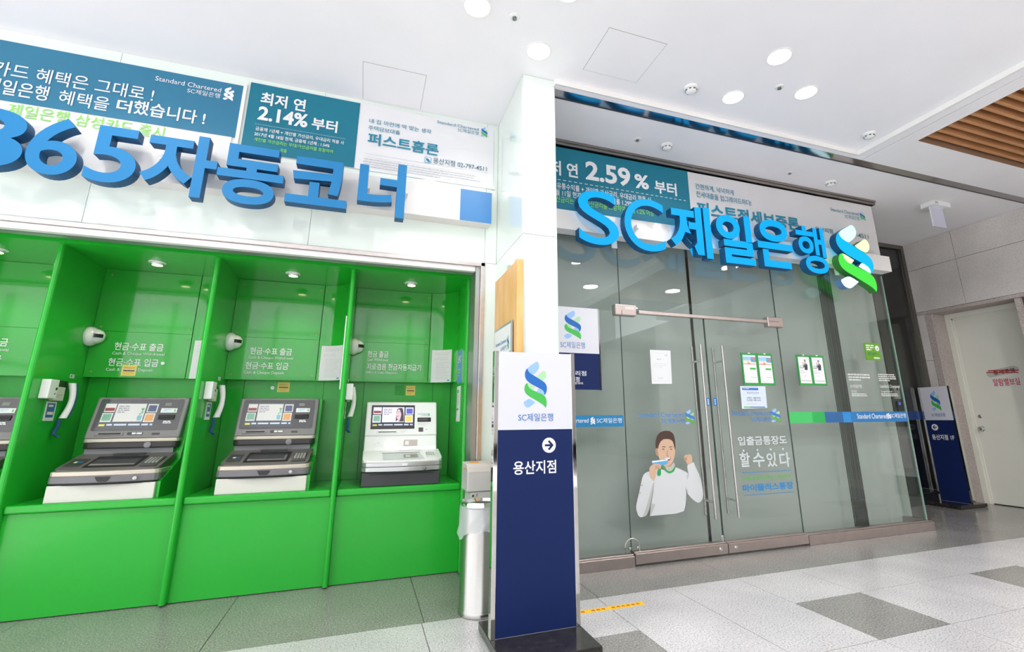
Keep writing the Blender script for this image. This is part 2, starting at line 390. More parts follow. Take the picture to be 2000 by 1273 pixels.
# --- painted glass wall on the left, with its pier
wall_b = struct('wall_back', MB().box(-5.2, 1.02, YW+.012, YW+.2, 2.6, ZC).box(.93, 1.3, YW+.03, YW+.2, 0, ZC), mat('wall_core', (.45, .5, .46), .8))
for a, b in zip((-4.85, -3.405, -1.958, -.518, .921), (-3.405, -1.958, -.518, .921, 1.03)):
    box('glass_panel', WGLASS, wall_b, a+.0015, b-.0015, YW, YW+.012, 2.575, ZC-.001)
box('glass_panel', WGLASS, wall_b, .925, 1.03, YW, YW+.03, 0, 2.572)
pier = struct('wall_pier', MB().box(1.045, 1.30, 3.285, YW+.1, 0, ZC-.001), mat('wall_core', (.45, .5, .46), .8))
for z0, z1 in ((0, 2.574), (2.578, ZC-.002)):
    box('glass_panel', WGLASS, pier, 1.033, 1.302, 3.27, 3.285, z0, z1)
    box('glass_panel', WGLASS, pier, 1.03, 1.045, 3.287, YW, z0, z1)
    box('glass_panel', WGLASS, pier, 1.30, 1.315, 3.287, YW-.02, z0, z1)
# steel opening frame of the cash-machine bay
struct('trim_3', MB().box(-5.2, .925, YW-.02, YW+.01, 2.533, 2.57).box(.885, .925, YW-.02, YW+.02, 0, 2.57), STEEL, bevel=.004)
struct('trim_4', MB().box(-5.2, .84, YW+.0, YW+.05, 2.487, 2.532), mat('header_plate', (.78, .77, .78), .35), bevel=.002)
struct('trim_5', MB().box(-5.2, .84, 4.14, 4.20, 2.49, 2.60), mat('shutter_slot', (.36, .42, .40), .3, metal=.6))
struct('trim_6', MB().box(.845, .883, YW+.005, 4.05+.24, 0, 2.56), mat('jamb_steel', (.40, .42, .41), .3, metal=.8))

# --- granite wall on the right with a recessed door
wall_r = struct('wall_right', MB().box(XR+.05, XR+.7, 4.92, 5.12, 0, ZS).box(XR+.05, XR+.7, 3.87, 4.92, 2.80, ZS).box(XR+.05, XR+.7, 3.6, 3.80, 0, ZS)
    .box(XR+.6, XR+.7, -9, 5.12, 0, ZS).box(XR+.05, XR+.7, -9, 2.75, 0, ZS).box(XR+.05, XR+.7, 2.75, 3.6, 2.8, ZS), mat('wall_mortar', (.06, .055, .05), .9))
def stone(y0, y1, z0, z1, m=WALLG, x0=XR, x1=XR+.045):
    g = .003; return box('granite_panel', m, wall_r, x0, x1, y0+g, y1-g, z0+g, z1-g)
ys = [5.11, 4.385, 3.285, 2.185, 1.085, -.015, -1.1, -2.2, -3.3, -4.4]
for a, b in zip(ys, ys[1:]):
    stone(b, a, 3.485, ZS); stone(b, a, 2.80, 3.485)
    if a < 2.3:
        for z in (0, .7, 1.4, 2.1): stone(b, a, z, z+.7)
for z0, z1 in ((0, .68), (.68, 1.36), (1.36, 2.04), (2.04, 2.75)): stone(4.965, 5.11, z0, z1)
stone(2.75, 5.11, 2.745, 2.80, WALLD, XR-.004)
stone(4.872, 4.965, 0, 2.745, WALLD, XR-.004); stone(3.76, 3.828, 0, 2.745, WALLD, XR-.004)
for z0, z1 in ((0, 1.36), (1.36, 2.745)):
    box('reveal_panel', WALLD, wall_r, XR+.045, 8.50, 4.872, 4.92, z0+.001, z1-.001)
    box('reveal_panel', WALLD, wall_r, XR+.045, 8.50, 3.78, 3.828, z0+.001, z1-.001)
box('reveal_panel', WALLD, wall_r, XR+.045, 8.50, 3.828, 4.872, 2.745, 2.80)
d1 = struct('door_1', MB().box(8.49, 8.53, 3.90, 4.80, .012, 2.665), DOORP)
fr_ = MB(); fr_.box(8.455, 8.54, 4.80, 4.872, 0, 2.745); fr_.box(8.455, 8.54, 3.828, 3.90, 0, 2.745); fr_.box(8.455, 8.54, 3.90, 4.80, 2.668, 2.745)
fr_.build('door_frame', DOORP, d1, bevel=.004)
st_ = MB(); st_.box(8.475, 8.49, 4.775, 4.80, 0, 2.668); st_.box(8.475, 8.49, 3.90, 3.925, 0, 2.668); st_.box(8.475, 8.49, 3.9, 4.8, 2.645, 2.668)
st_.build('door_stop', DOORP, d1, bevel=.002)
kb = MB(); kb.lathe((8.49, 4.71, 1.03), [(.036, 0), (.036, -.008), (.016, -.012), (.016, -.03), (.03, -.038), (.034, -.055), (.028, -.068), (.0, -.07)], 20, 0, cap=False)
kb.build('door_knob', CHROME, d1, smooth=True)
kb = MB(); kb.lathe((8.49, 4.705, 1.205), [(.026, 0), (.026, -.010), (.020, -.016), (0, -.016)], 20, 0, cap=False); kb.build('deadbolt', STEEL, d1, smooth=True)
F = FXm(8.489)
hx = [(-4.49, 1.795), (-4.465, 1.765), (-4.17, 1.80), (-4.13, 1.83), (-4.13, 1.86), (-4.165, 1.875), (-4.46, 1.845), (-4.49, 1.82)]
t = flat(F, [[(u, v) for u, v in [(-4.505,1.775),(-4.47,1.745),(-4.17,1.79),(-4.12,1.82),(-4.125,1.865),(-4.17,1.885),(-4.46,1.845),(-4.505,1.81)]]], mat('plate_silver', (.50, .49, .46), .4), d1, 'name_plate', .004)
text('통제구역', F, -4.42, -4.17, 1.775, 1.835, PB, d1, bold=.02, d=.006, skew=.02)
flat(F, [[(-4.505, 1.815), (-4.505, 1.828), (-4.13, 1.795), (-4.13, 1.782)], [(-4.49, 1.838), (-4.47, 1.850), (-4.12, 1.825), (-4.12, 1.812)]], mat('tape_red', (.42, .02, .02), .5), d1, 'red_tape', .007)
plate(F, -4.475, -4.115, 1.60, 1.745, mat('label_white', (.72, .73, .70), .5), d1, 'label_sheet', 0, .003)
text('알람밸브실', F, -4.45, -4.14, 1.622, 1.722, mat('red_letter', (.55, .02, .04), .5), d1, bold=.012, d=.005)
d2 = struct('door_2', MB().box(8.3, 8.34, 2.75, 3.70, .0, 2.70), DOORP)
MB().box(8.22, 8.34, 3.70, 3.76, 0, 2.745).box(8.22, 8.34, 2.75, 3.70, 2.70, 2.745).build('door_frame', DOORP, d2, bevel=.004)

# --- recessed dark glazing between shopfront and granite wall
w3 = struct('window_3', MB().box(6.03, 8.12, 5.12, 5.135, .16, 3.85), GLASS)
fm = MB(); fm.box(8.09, XR, 5.08, 5.16, 0, ZS); fm.box(5.99, 6.05, 5.08, 5.16, 0, ZS); fm.box(6.05, 8.09, 5.08, 5.16, 3.86, ZS); fm.box(6.05, 8.09, 5.08, 5.16, .0, .13)
fm.box(8.06, 8.09, 5.10, 5.14, .13, 3.86)
fm.build('window_frame', mat('dark_steel', (.22, .21, .19), .3, metal=1), w3, bevel=.004)
box('window_post', mat('dark_steel', (.22, .21, .19), .3, metal=1), w3, 7.28, 7.44, 5.09, 5.15, .13, 3.86, bevel=.004)
plate(FY(5.12), 6.05, 8.05, 1.165, 1.285, mat('band_dark_blue', '0a3570', .4), w3, 'film_band', 0, .001)

# --- bank interior
struct('wall_inside', MB().box(1.3, 9.4, 8.0, 8.1, 0, ZS).box(9.3, 9.4, 5.1, 8.1, 0, ZS).box(1.3, 1.36, 4.2, 8.1, 0, ZS).box(1.3, 9.4, 5.3, 8.1, ZS, ZS+.1), DARKR)
# unseen far side of the hall, right part closed to darken that side
hall = struct('wall_hall', MB().box(2.0, 9.2, -9.0, -8.8, 0, 9).box(-9.2, 9.2, -9.0, -8.8, 0, .5).box(-9.2, 9.2, -9, -3.6, 9.0, 9.2).box(-9.2, 9.2, -3.62, -3.6, 4.13, 9.0), mat('hall_wall', (.55, .55, .54), .8))
wf = MB()
for x in (-9.1, -7.6, -6.1, -4.6, -3.1, -1.6, -.1, 1.4): wf.box(x-.06, x+.06, -8.95, -8.8, .5, 9)
for z in (2.6, 4.2, 6.2, 7.6): wf.box(-9.2, 2.0, -8.95, -8.85, z-.05, z+.05)
wf.box(-9.2, 2, -8.95, -8.6, 5.2, 5.5)
struct('window_4', wf, mat('mullion', (.25, .26, .26), .5))
wl = MB()
for y in (-8.9, -6.5, -4.1, -1.7, .7, 3.1): wl.box(-9.1, -8.95, y-.07, y+.07, 0, 9)
wl.box(-9.1, -8.95, -9, 4.4, 2.7, 2.82)
struct('window_5', wl, mat('mullion', (.25, .26, .26), .5))
struct('wall_left', MB().box(-9.1, -5.2, YW, YW+.2, 0, ZC), WGLASS)
cb = thing('hydrant_cabinet', 'white framed steel cabinet set in the granite wall, outside the view', 'cabinet', (XR, 2.35, .2))
MB().prism(rrect(2.02, 2.68, .3, 1.05, .07), 0, XR-.03, XR).build('cabinet_body', WHITE, cb)
MB().prism(rrect(2.12, 2.58, .4, .95, .05), 0, XR-.034, XR-.029).build('cabinet_door', STEEL, cb)

# ================================================================== CASH MACHINE BOOTHS
DV = [-3.2, -2.18, -1.19, -.17, .85]
YF, YB, YBK, ZB, ZCT = 4.345, 4.40, 4.98, 2.49, .69
names = ['far left', 'second from left', 'third from left', 'rightmost']
lab = ['green booth bay cut by the left edge of the photo', 'green booth bay where the first whole grey cash machine stands',
       'green booth bay holding the middle grey cash machine', 'green booth bay beside the bin with the white cash machine']
booths = []
for i in range(4):
    x0, x1 = DV[i], DV[i+1]; t = thing('machine_booth', lab[i], 'booth', ((x0+x1)/2, YB, 0)); booths.append(t)
    # divider with rounded nose
    prof = [(x0-.02, 5.15), (x0-.02, YF+.02)]+arc(x0, YF+.02, .02, 180, 360, 6)+[(x0+.02, 5.15)]
    MB().prism(prof, 2, .012, ZB).build('divider', GREEN, t)
    box('base_panel', GREEN, t, x0+.021, x1-.021, YB+.012, YB+.03, .006, .635)
    box('plinth_gap', SLOT, t, x0+.021, x1-.021, YB+.02, YB+.05, 0, .006)
    MB().box(x0+.021, x1-.021, YB-.012, 5.09, .638, ZCT).build('counter', GREEN, t, bevel=.012, seg=3)
    # upper back panels
    xs = x1-.27
    for z0, z1 in ((1.575, 1.955), (1.955, ZB)):
        box('back_panel', GREEN2, t, x0+.022, xs-.001, YBK, YBK+.015, z0+.001, z1-.001)
    # curved corner panel
    c0 = (xs+.005, YBK-.25); R_ = x1-.02-c0[0]; ry = .25
    ptsA = [(c0[0]+R_*math.sin(math.radians(a)), c0[1]+ry*math.cos(math.radians(a))) for a in range(0, 91, 9)]
    cur = MB(); n = len(ptsA); vs = []
    for z in (1.575, ZB): vs += [(x, y, z) for x, y in ptsA]
    for z in (1.575, ZB): vs += [(x+.008, y+.012, z) for x, y in ptsA]
    fs = [(j+1, j, n+j, n+j+1)[::-1] for j in range(n-1)]+[(2*n+j+1, 2*n+j, 3*n+j, 3*n+j+1) for j in range(n-1)]+[(j, j+1, 2*n+j+1, 2*n+j) for j in range(n-1)]
    cur.add(vs, fs); cur.build('corner_panel', GREEN2, t, smooth=True)
    box('side_panel', GREEN, t, x1-.022, x1-.0205, YF+.06, c0[1]-.001, 1.575, ZB)
    # lower back wall, three panels
    for a, b in ((x0+.022, x0+.16), (x0+.162, x1-.20), (x1-.198, x1-.022)):
        box('lower_panel', GREEN, t, a, b-.001, 5.09, 5.105, ZCT, 1.59)
    box('step_underside', GREEN, t, x0+.022, x1-.03, YBK+.015, 5.09, 1.577, 1.59)
    box('booth_ceiling', GREEN, t, x0+.0, x1-.0, 4.32, 5.12, ZB+.001, ZB+.05)
    sc_ = MB()
    for a, z in ((x0+.07, 2.44), (xs-.03, 2.44), (x0+.07, 1.99), (xs-.03, 2.0), (xs-.03, 1.91), (x0+.07, 1.62), (xs-.03, 1.62), (xs+.04, 2.44), (xs+.03, 1.62)):
        sc_.lathe((a, YBK, z), [(.007, .001), (.007, -.003), (0, -.004)], 8, 1, cap=False)
    sc_.build('screw', mat('screw_brass', (.30, .30, .12), .4, metal=.5), t)
t = booths[3]
MB().prism([(.83, 5.1), (.83, YF+.02)]+arc(.85, YF+.02, .02, 180, 360, 6)+[(.87, 5.1)], 2, .012, ZB).build('divider', GREEN, t)
box('end_strip', SLOT, t, .872, .884, YF+.02, YF+.08, 0, ZB)
box('end_strip', GREEN, t, .885, .93, YF, YF+.06, 0, ZB+.0)
box('booth_ceiling', GREEN, t, .85, .94, 4.32, 5.12, ZB+.001, ZB+.05)
struct('trim_8', MB().box(-5.2, .93, 4.29, 4.318, ZB-.002, 2.6), GREEN)

bk = MB().box(-5.2, 1.3, 5.12, 5.3, 0, ZC).box(-5.2, 1.3, 4.999, 5.08, 1.60, ZB+.0).box(-5.2, .97, 4.33, 5.12, ZB+.052, ZB+.2).box(.94, 1.3, YW+.21, 5.12, 0, ZB)  # unseen backing added to stop outside light leaking through panel seams
struct('wall_leak_block', bk, mat('backing_green', (.01, .06, .012), .7))
# signage lettering on the back panels
FB = FY(YBK)
tw = PW
for i, bt in enumerate(booths):
    x0 = DV[i]
    if i < 3:
        u = x0+.17
        text('현금·수표 출금', FB, u+.02, u+.36, 1.80, 1.865, tw, bt, bold=.012); text('Cash & Cheque Withdrawal', FB, u+.015, u+.375, 1.756, 1.786, tw, bt)
        text('현금·수표 입금', FB, u+.0, u+.345, 1.668, 1.733, tw, bt, bold=.012); text('Cash & Cheque Deposit', FB, u-.005, u+.315, 1.622, 1.652, tw, bt)
        if i == 1: flat(FB, [arc(u+.375, 1.70, .014, 0, 330, 12)], tw, bt, 'lettering')
    else:
        text('현금 출금', FB, 0, .19, 1.81, 1.872, tw, bt, bold=.012); text('Cash Withdrawal', FB, 0, .19, 1.774, 1.80, tw, bt)
        text('지로겸용 현금자동지급기', FB, 0, .508, 1.688, 1.75, tw, bt, bold=.012); text('GIRO & Cash Dispenser', FB, -.005, .29, 1.648, 1.674, tw, bt)
# recessed eyeball lights
def booth_light(i, label):
    x = (DV[i]+DV[i+1])/2; t = thing('booth_spotlight', label, 'light', (x, 4.635, ZB), 'round spotlights in the booth ceilings')
    MB().lathe((x, 4.635, ZB), [(.062, 0), (.062, -.006), (.045, -.010), (.042, 0)], 28, 2, cap=False).build('ring', WPLAST, t, smooth=True)
    MB().lathe((x+.004, 4.63, ZB), [(.040, 0), (.040, -.018), (.036, -.028)], 24, 2, cap=False).build('barrel', WPLAST, t, smooth=True)
    MB().lathe((x+.004, 4.63, ZB), [(0, -.0275), (.036, -.028)], 24, 2, cap=False).build('bulb', LAMPW, t)
    l = bpy.data.lights.new('booth_lamp', 'SPOT'); l.energy = 9; l.color = (1, .86, .66); l.spot_size = math.radians(120); l.spot_blend = .7; l.shadow_soft_size = .04
    o = bpy.data.objects.new('booth_lamp', l); o.location = (x, 4.63, ZB-.05); COL.objects.link(o)
for i, s in enumerate(('white eyeball spotlight in booth ceiling at the left edge', 'white eyeball spotlight above the first whole grey cash machine',
                       'white eyeball spotlight above the middle grey cash machine', 'white eyeball spotlight above the white cash machine')): booth_light(i, s)

# notices on the curved corner panels
def curved_paper(i, a0, a1, z0, z1, label, cat='notice'):
    x1 = DV[i+1]; c0 = (x1-.265, YBK-.25); R_ = x1-.02-c0[0]; ry = .25
    P = lambda a, z, e: (c0[0]+(R_-e)*math.sin(math.radians(a)), c0[1]+(ry-e)*math.cos(math.radians(a)), z)
    t = thing('paper_notice', label, cat, P((a0+a1)/2, z0, .002), 'white paper notices on curved booth panels')
    def patch(b0, b1, y0, y1, e, n=8):
        m = MB(); vs = [P(b0+(b1-b0)*j/n, z, e) for z in (y0, y1) for j in range(n+1)]
        m.add(vs, [(j, j+1, n+2+j, n+1+j) for j in range(n)]); return m
    patch(a0, a1, z0, z1, .002).build('sheet', PAPER, t, smooth=True)
    rnd = random.Random(i); m = MB(); H = z1-z0
    for k in range(17):
        if k in (2, 5): continue
        zz = z1-H*(.09+k*.05); e0 = a0+(a1-a0)*(.1+.1*(k > 5)); e1 = a0+(a1-a0)*rnd.uniform(.6, .92)
        if k == 0: e0, e1 = a0+(a1-a0)*.15, a0+(a1-a0)*.88
        q = patch(e0, e1, zz-.004, zz, .0035, 4); m.add(q.v, q.f)
    m.build('print_lines', PLG, t)
    patch(a0+(a1-a0)*.78, a1-(a1-a0)*.08, z0+.012, z0+.022, .0035, 2).build('print_mark', TXTBLUE, t)
curved_paper(0, 8, 62, 1.57, 1.90, 'white paper notice on the curved panel left of first whole grey machine')
curved_paper(1, 6, 62, 1.575, 1.905, 'white paper notice mostly hidden by divider, left of middle machine booth')
curved_paper(2, 5, 60, 1.578, 1.90, 'white paper notice on the curved panel beside the middle grey machine')
curved_paper(3, 6, 58, 1.578, 1.90, 'white paper notice on the curved panel right of the white machine')

# framed notice edge-on on the third divider and two on the end post
t = thing('notice_board', 'tall white framed poster with navy top seen edge-on on the divider', 'poster', (-.20, 4.5, 1.55))
F = FXm(-.192)
plate(F, -4.78, -4.46, 1.47, 2.10, WPLAST, t, 'frame', 0, .012, bevel=.003)
plate(F, -4.76, -4.48, 1.82, 2.08, NAVY, t, 'print', .012, .013); text('은행', F, -4.74, -4.5, 1.93, 2.03, PW, t, bold=.02, d=.0145)
greek(F, -4.75, -4.49, 1.55, 1.75, 6, PLG, t, d=.013)
F = FXm(.829)
t = thing('poster', 'blue poster on the end post of the booths', 'poster', (.83, 4.55, 1.6)); 
plate(F, -4.70, -4.50, 1.55, 1.86, mat('poster_blue', '4a90c9', .5), t, 'sheet', 0, .002); text('은행', F, -4.68, -4.53, 1.74, 1.81, PW, t, bold=.02)
greek(F, -4.67, -4.53, 1.60, 1.68, 3, BLGREEN, t)
t = thing('leaflet', 'pale leaflet with green boxes under blue poster on end post', 'leaflet', (.83, 4.55, 1.2))
plate(F, -4.70, -4.52, 1.20, 1.52, PAPER, t, 'sheet', 0, .002)
rects(F, [(-4.68, -4.60, 1.46, 1.49), (-4.68, -4.60, 1.30, 1.32)], EGREEN, t, 'print_box'); greek(F, -4.66, -4.54, 1.34, 1.44, 5, PLG, t); rects(F, [(-4.68, -4.672, 1.33, 1.46), (-4.68, -4.672, 1.24, 1.30)], TEALT, t, 'print_box')

# yellow stickers
def sticker(x0, x1, z0, z1, y, label):
    F = FY(y); t = thing('yellow_sticker', label, 'sticker', ((x0+x1)/2, y, z0), 'yellow warning stickers above the machines')
    plate(F, x0, x1, z0, z1, YELLOW, t, 'sheet', 0, .002)
    w_ = x1-x0; h = z1-z0
    text('알려드립니다', F, x0+.12*w_, x1-.12*w_, z1-.36*h, z1-.2*h, mat('sticker_brown', (.25, .1, .02), .5), t, d=.003)
    flat(F, [rrect(x0+.12*w_, x1-.1*w_, z0+.42*h, z0+.52*h, .004)], mat('sticker_purple', (.10, .01, .12), .5), t, 'print_bar')
    greek(F, x0+.12*w_, x1-.1*w_, z0+.08*h, z0+.34*h, 3, mat('sticker_ochre', (.6, .4, .1), .5), t, word=.01)
sticker(-1.91, -1.81, 1.59, 1.68, YBK, 'small yellow warning sticker above the first whole grey cash machine')
sticker(-.76, -.66, 1.475, 1.565, 5.09, 'small yellow warning sticker above the middle grey cash machine')
sticker(.385, .475, 1.455, 1.55, 5.09, 'small yellow warning sticker above the white cash machine')
sticker(-2.80, -2.70, 1.59, 1.69, YBK, 'small yellow warning sticker cut by the left photo edge')
t = MB().prism(arc(-.80, 1.512, .016, 0, 342, 19), 1, 5.089, 5.085).build('round_sticker', WPLAST); tag(t, 'small white round disc left of the middle yellow sticker', 'sticker')
t = box('green_patch', mat('patch_green', (.02, .34, .03), .5), None, .28, .37, 5.087, 5.09, 1.455, 1.55); tag(t, 'plain green square patch beside the yellow sticker over the white machine', 'sticker')

# dome cameras
def dome_camera(i, label):
    x = DV[i]+.02; y, z = 4.95, 1.90
    t = thing('dome_camera', label, 'camera', (x, y, z), 'dome cameras on booth dividers')
    X = Matrix.Translation((x, y-.02, z)) @ Matrix.Rotation(math.radians(90), 4, 'Y') @ Matrix.Diagonal((1.22, 1.22, 1.05, 1))
    MB(X).lathe((0, 0, 0), [(.062, 0), (.066, .012), (.064, .028), (.052, .05), (.05, .052)], 28, 2, cap=False).build('housing', WPLAST, t, smooth=True)
    MB(X).lathe((0, 0, 0), [(.05, .048), (.048, .066), (.038, .088), (.02, .102), (0, .106)], 24, 2, cap=False).build('dome', WPLAST, t, smooth=True)
    m = MB(X)
    vs = []
    for a in range(-30, 31, 10):
        for b in (-14, 14):
            th = math.radians(a+52); ph = math.radians(-90); r = .0535
            c = Vector((math.sin(math.radians(b))*.05, -math.sin(th)*r, .05+math.cos(th)*(.060))); vs.append(tuple(c))
    m.add(vs, [(2*j, 2*j+1, 2*j+3, 2*j+2) for j in range(6)]+[(2*j+2, 2*j+3, 2*j+1, 2*j) for j in range(0)]); m.build('lens_window', BLACK, t, smooth=True)
dome_camera(1, 'white dome camera on divider left of the first whole grey machine')
dome_camera(2, 'white dome camera on divider left of the middle grey machine')
dome_camera(3, 'white dome camera on divider left of the white machine')

# help phones on the dividers
def phone(i, label):
    x = DV[i]+.021; F = FXp(x); t = thing('help_phone', label, 'phone', (x, 4.68, 1.25), 'help phones on booth dividers')
    plate(F, 4.55, 4.83, 1.22, 1.53, GREEN, t, 'niche_plate', 0, .002)
    plate(F, 4.64, 4.79, 1.44, 1.525, mat('niche_dark', (.01, .06, .01), .6), t, 'niche', .002, .003)
    sp = plate(F, 4.46, 4.57, 1.385, 1.52, WPLAST, t, 'speaker_box', 0, .055, bevel=.006)
    flat(F, [arc(4.545, 1.455, .011, 0, 342, 14), arc(4.535, 1.42, .006, 0, 330, 8)], BLACK, sp, 'button', .0565)
    plate(F, 4.585, 4.72, 1.375, 1.475, mat('cradle_beige', (.55, .58, .47), .5), t, 'cradle', .003, .03, bevel=.005)
    greek(F, 4.60, 4.71, 1.39, 1.42, 2, PG, t, d=.031, word=.02)
    cd = plate(F, 4.575, 4.70, 1.232, 1.368, PAPER, t, 'card', .003, .006)
    rects(F, [(4.59, 4.685, 1.255, 1.355)], mat('card_blue', '1f5f96', .5), cd, 'card_print', .007)
    rects(F, [(4.60, 4.66, 1.33, 1.345), (4.60, 4.675, 1.275, 1.295)], mat('card_cream', (.7, .7, .6), .5), cd, 'card_print', .008)
    # handset: curved body along z
    body = []
    for j in range(15):
        a = j/14; z = 1.25+a*.26; bow = math.sin(a*math.pi)*.028
        body.append((z, 4.775+a*.025+bow*.3, .055+bow, .021+.006*abs(a-.5)*2))
    m = MB()
    for kk, off, mm, nm in ((0, 0, WPLAST, 'handset'), (1, .036, mat('handset_blue', '2c5f7d', .4), 'handset_back')):
        m = MB(); vs = []; n = 10
        for z, y, d, r in body:
            for q in range(n):
                th = 2*math.pi*q/n; vs.append((x+d*.75+math.cos(th)*r*.9-.004*kk, y-.035+off+math.sin(th)*r*.8, z))
        fs = [(a*n+q, a*n+(q+1) % n, (a+1)*n+(q+1) % n, (a+1)*n+q) for a in range(14) for q in range(n)]
        fs += [tuple(range(n))[::-1], tuple(14*n+q for q in range(n))]
        m.add(vs, fs); m.build(nm, mm, t, smooth=True)
    pts = []; N = 240
    for j in range(N+1):
        a = j/N
        c = Vector((x+.03, 4.72+.012*math.sin(a*6)-.03*a, 1.24-.14*a)) if a < .75 else Vector((x+.03+.02*math.sin((a-.75)*12.5), 4.70+.02*math.sin((a-.75)*12.5), 1.135-.02*math.sin((a-.75)*12.5)))
        th = a*2*math.pi*22; pts.append(c+Vector((math.cos(th)*.011, math.sin(th)*.011, 0)))
    MB().tube(pts, .0028, 5).build('coil_cord', mat('cord_blue', '2f5d8f', .4), t, smooth=True)
    plate(F, 4.80, 4.86, 1.553, 1.582, mat('phone_tag', (.6, .72, .6), .5), t, 'phone_tag', 0, .003)
    flat(F, [arc(4.815, 1.5675, .009, 0, 330, 10)], BLUE, t, 'tag_mark', .004)
phone(1, 'help phone with coiled blue cord on divider left of first whole grey machine')
phone(2, 'help phone with coiled blue cord on divider left of the middle machine')
phone(3, 'help phone seen edge-on, on the divider left of the white machine')

# ---------------------------------------------------------------- cash machines
SCRW = mat('screen_white', (.3, .3, .32), .2, emit=.55, ecol=(.85, .85, .95))
def tilted(x0, y0, z0, y1, z1):
    """frame on a tilted panel, u along X from x0, v up the slope from (y0,z0)"""
    return Fr((x0, y0, z0), (1, 0, 0), (0, y1-y0, z1-z0))
def colm(n, c, e=.35): return mat('scr_'+n, c, .2, emit=e)
def screen_art(F, u0, u1, v0, v1, parent, woman=False, e=.35, d=.001):
    W = u1-u0; H = v1-v0
    R = lambda a, b, c, e_: (u0+a*W, u0+b*W, v0+c*H, v0+e_*H)
    parent = rects(F, [R(0, 1, 0, 1)], mat('scr_bg' + ('w' if woman else 'g'), (.015, .015, .03) if woman else (.08, .09, .11), .08, coat=1), parent, 'display', d)
    tile_m = colm('tile', (.62, .58, .85) if woman else (.62, .60, .58), .55 if woman else .22) if False else mat('scr_tile'+('w' if woman else 'g'), (.5, .5, .5), .1, emit=.75 if woman else .33, ecol=(.72, .68, .95) if woman else (.75, .72, .70), coat=.6)
    rects(F, [R(.03, .22, .62, .93), R(.02, .21, .25, .58), R(.24, .76, .26, .93), R(.79, .98, .60, .92), R(.78, .97, .24, .57)], tile_m, parent, 'screen_tile', d+.001)
    c = lambda n, col: mat('scr_%s%d' % (n, woman), col, .3, emit=.45 if woman else .18)
    rects(F, [R(.04, .21, .66, .77)], c('red', (.25, .05, .05)), parent, 'screen_picture', d+.002)
    rects(F, [R(.04, .19, .30, .55)], c('green', (.18, .38, .28)), parent, 'screen_picture', d+.002)
    rects(F, [R(.81, .96, .63, .87)], c('blue', (.06, .08, .45) if woman else (.08, .1, .2)), parent, 'screen_picture', d+.002)
    rects(F, [R(.80, .95, .28, .53)], c('orange', (.85, .50, .08) if woman else (.65, .32, .12)), parent, 'screen_picture', d+.002)
    greek(F, u0+.27*W, u0+.48*W, v0+.55*H, v0+.85*H, 4, c('ink', (.25, .22, .3)), parent, d=d+.002, word=.02)
    greek(F, u0+.16*W, u0+.97*W, v0+.10*H, v0+.18*H, 1, mat('scr_menu', (.5, .55, .7), .3, emit=.3), parent, d=d+.002, word=.045, fill=.8, last=1)
    rects(F, [R(.03, .13, .10, .17)], mat('scr_yellow', (.6, .6, .1), .3, emit=.3), parent, 'screen_picture', d+.002)
    if woman:
        pl = lambda L: [(u0+(x-160)/1700*W, v0+(1050-y)/950*H) for x, y in L]
        flat(F, [pl([(1110,775),(1120,600),(1130,420),(1150,280),(1200,215),(1300,200),(1370,210),(1400,300),(1430,500),(1440,650),(1440,780),(1240,780),(1200,700)])], c('hair', (.03, .02, .03)), parent, 'portrait_hair', d+.003)
        flat(F, [pl([(1145,400),(1170,300),(1220,250),(1270,290),(1300,380),(1330,470),(1310,600),(1280,720),(1250,775),(1215,700),(1160,670),(1140,560),(1125,480)])], c('skin', (.62, .42, .50)), parent, 'portrait_face', d+.004)
        flat(F, [pl([(1205,370),(1240,365),(1245,385),(1205,390)]), pl([(1150,385),(1165,375),(1165,395)]), pl([(1150,565),(1220,535),(1200,575)])], c('hair', (.03, .02, .03)), parent, 'portrait_feature', d+.005)
    else:
        flat(F, [[(u0+a*W, v0+b*H) for a, b in q] for q in ([(.66, .30), (.73, .30), (.74, .48), (.65, .48)], [(.70, .56), (.74, .56), (.745, .64), (.695, .64)])], c('pot', (.2, .42, .5)), parent, 'screen_picture', d+.003)
        flat(F, [[(u0+a*W, v0+b*H) for a, b in q] for q in ([(.715, .64), (.745, .74), (.73, .77), (.715, .74), (.70, .77), (.685, .74)], [(.685, .48), (.70, .55), (.685, .58), (.67, .55)])], c('leaf', (.12, .35, .12)), parent, 'screen_picture', d+.003)

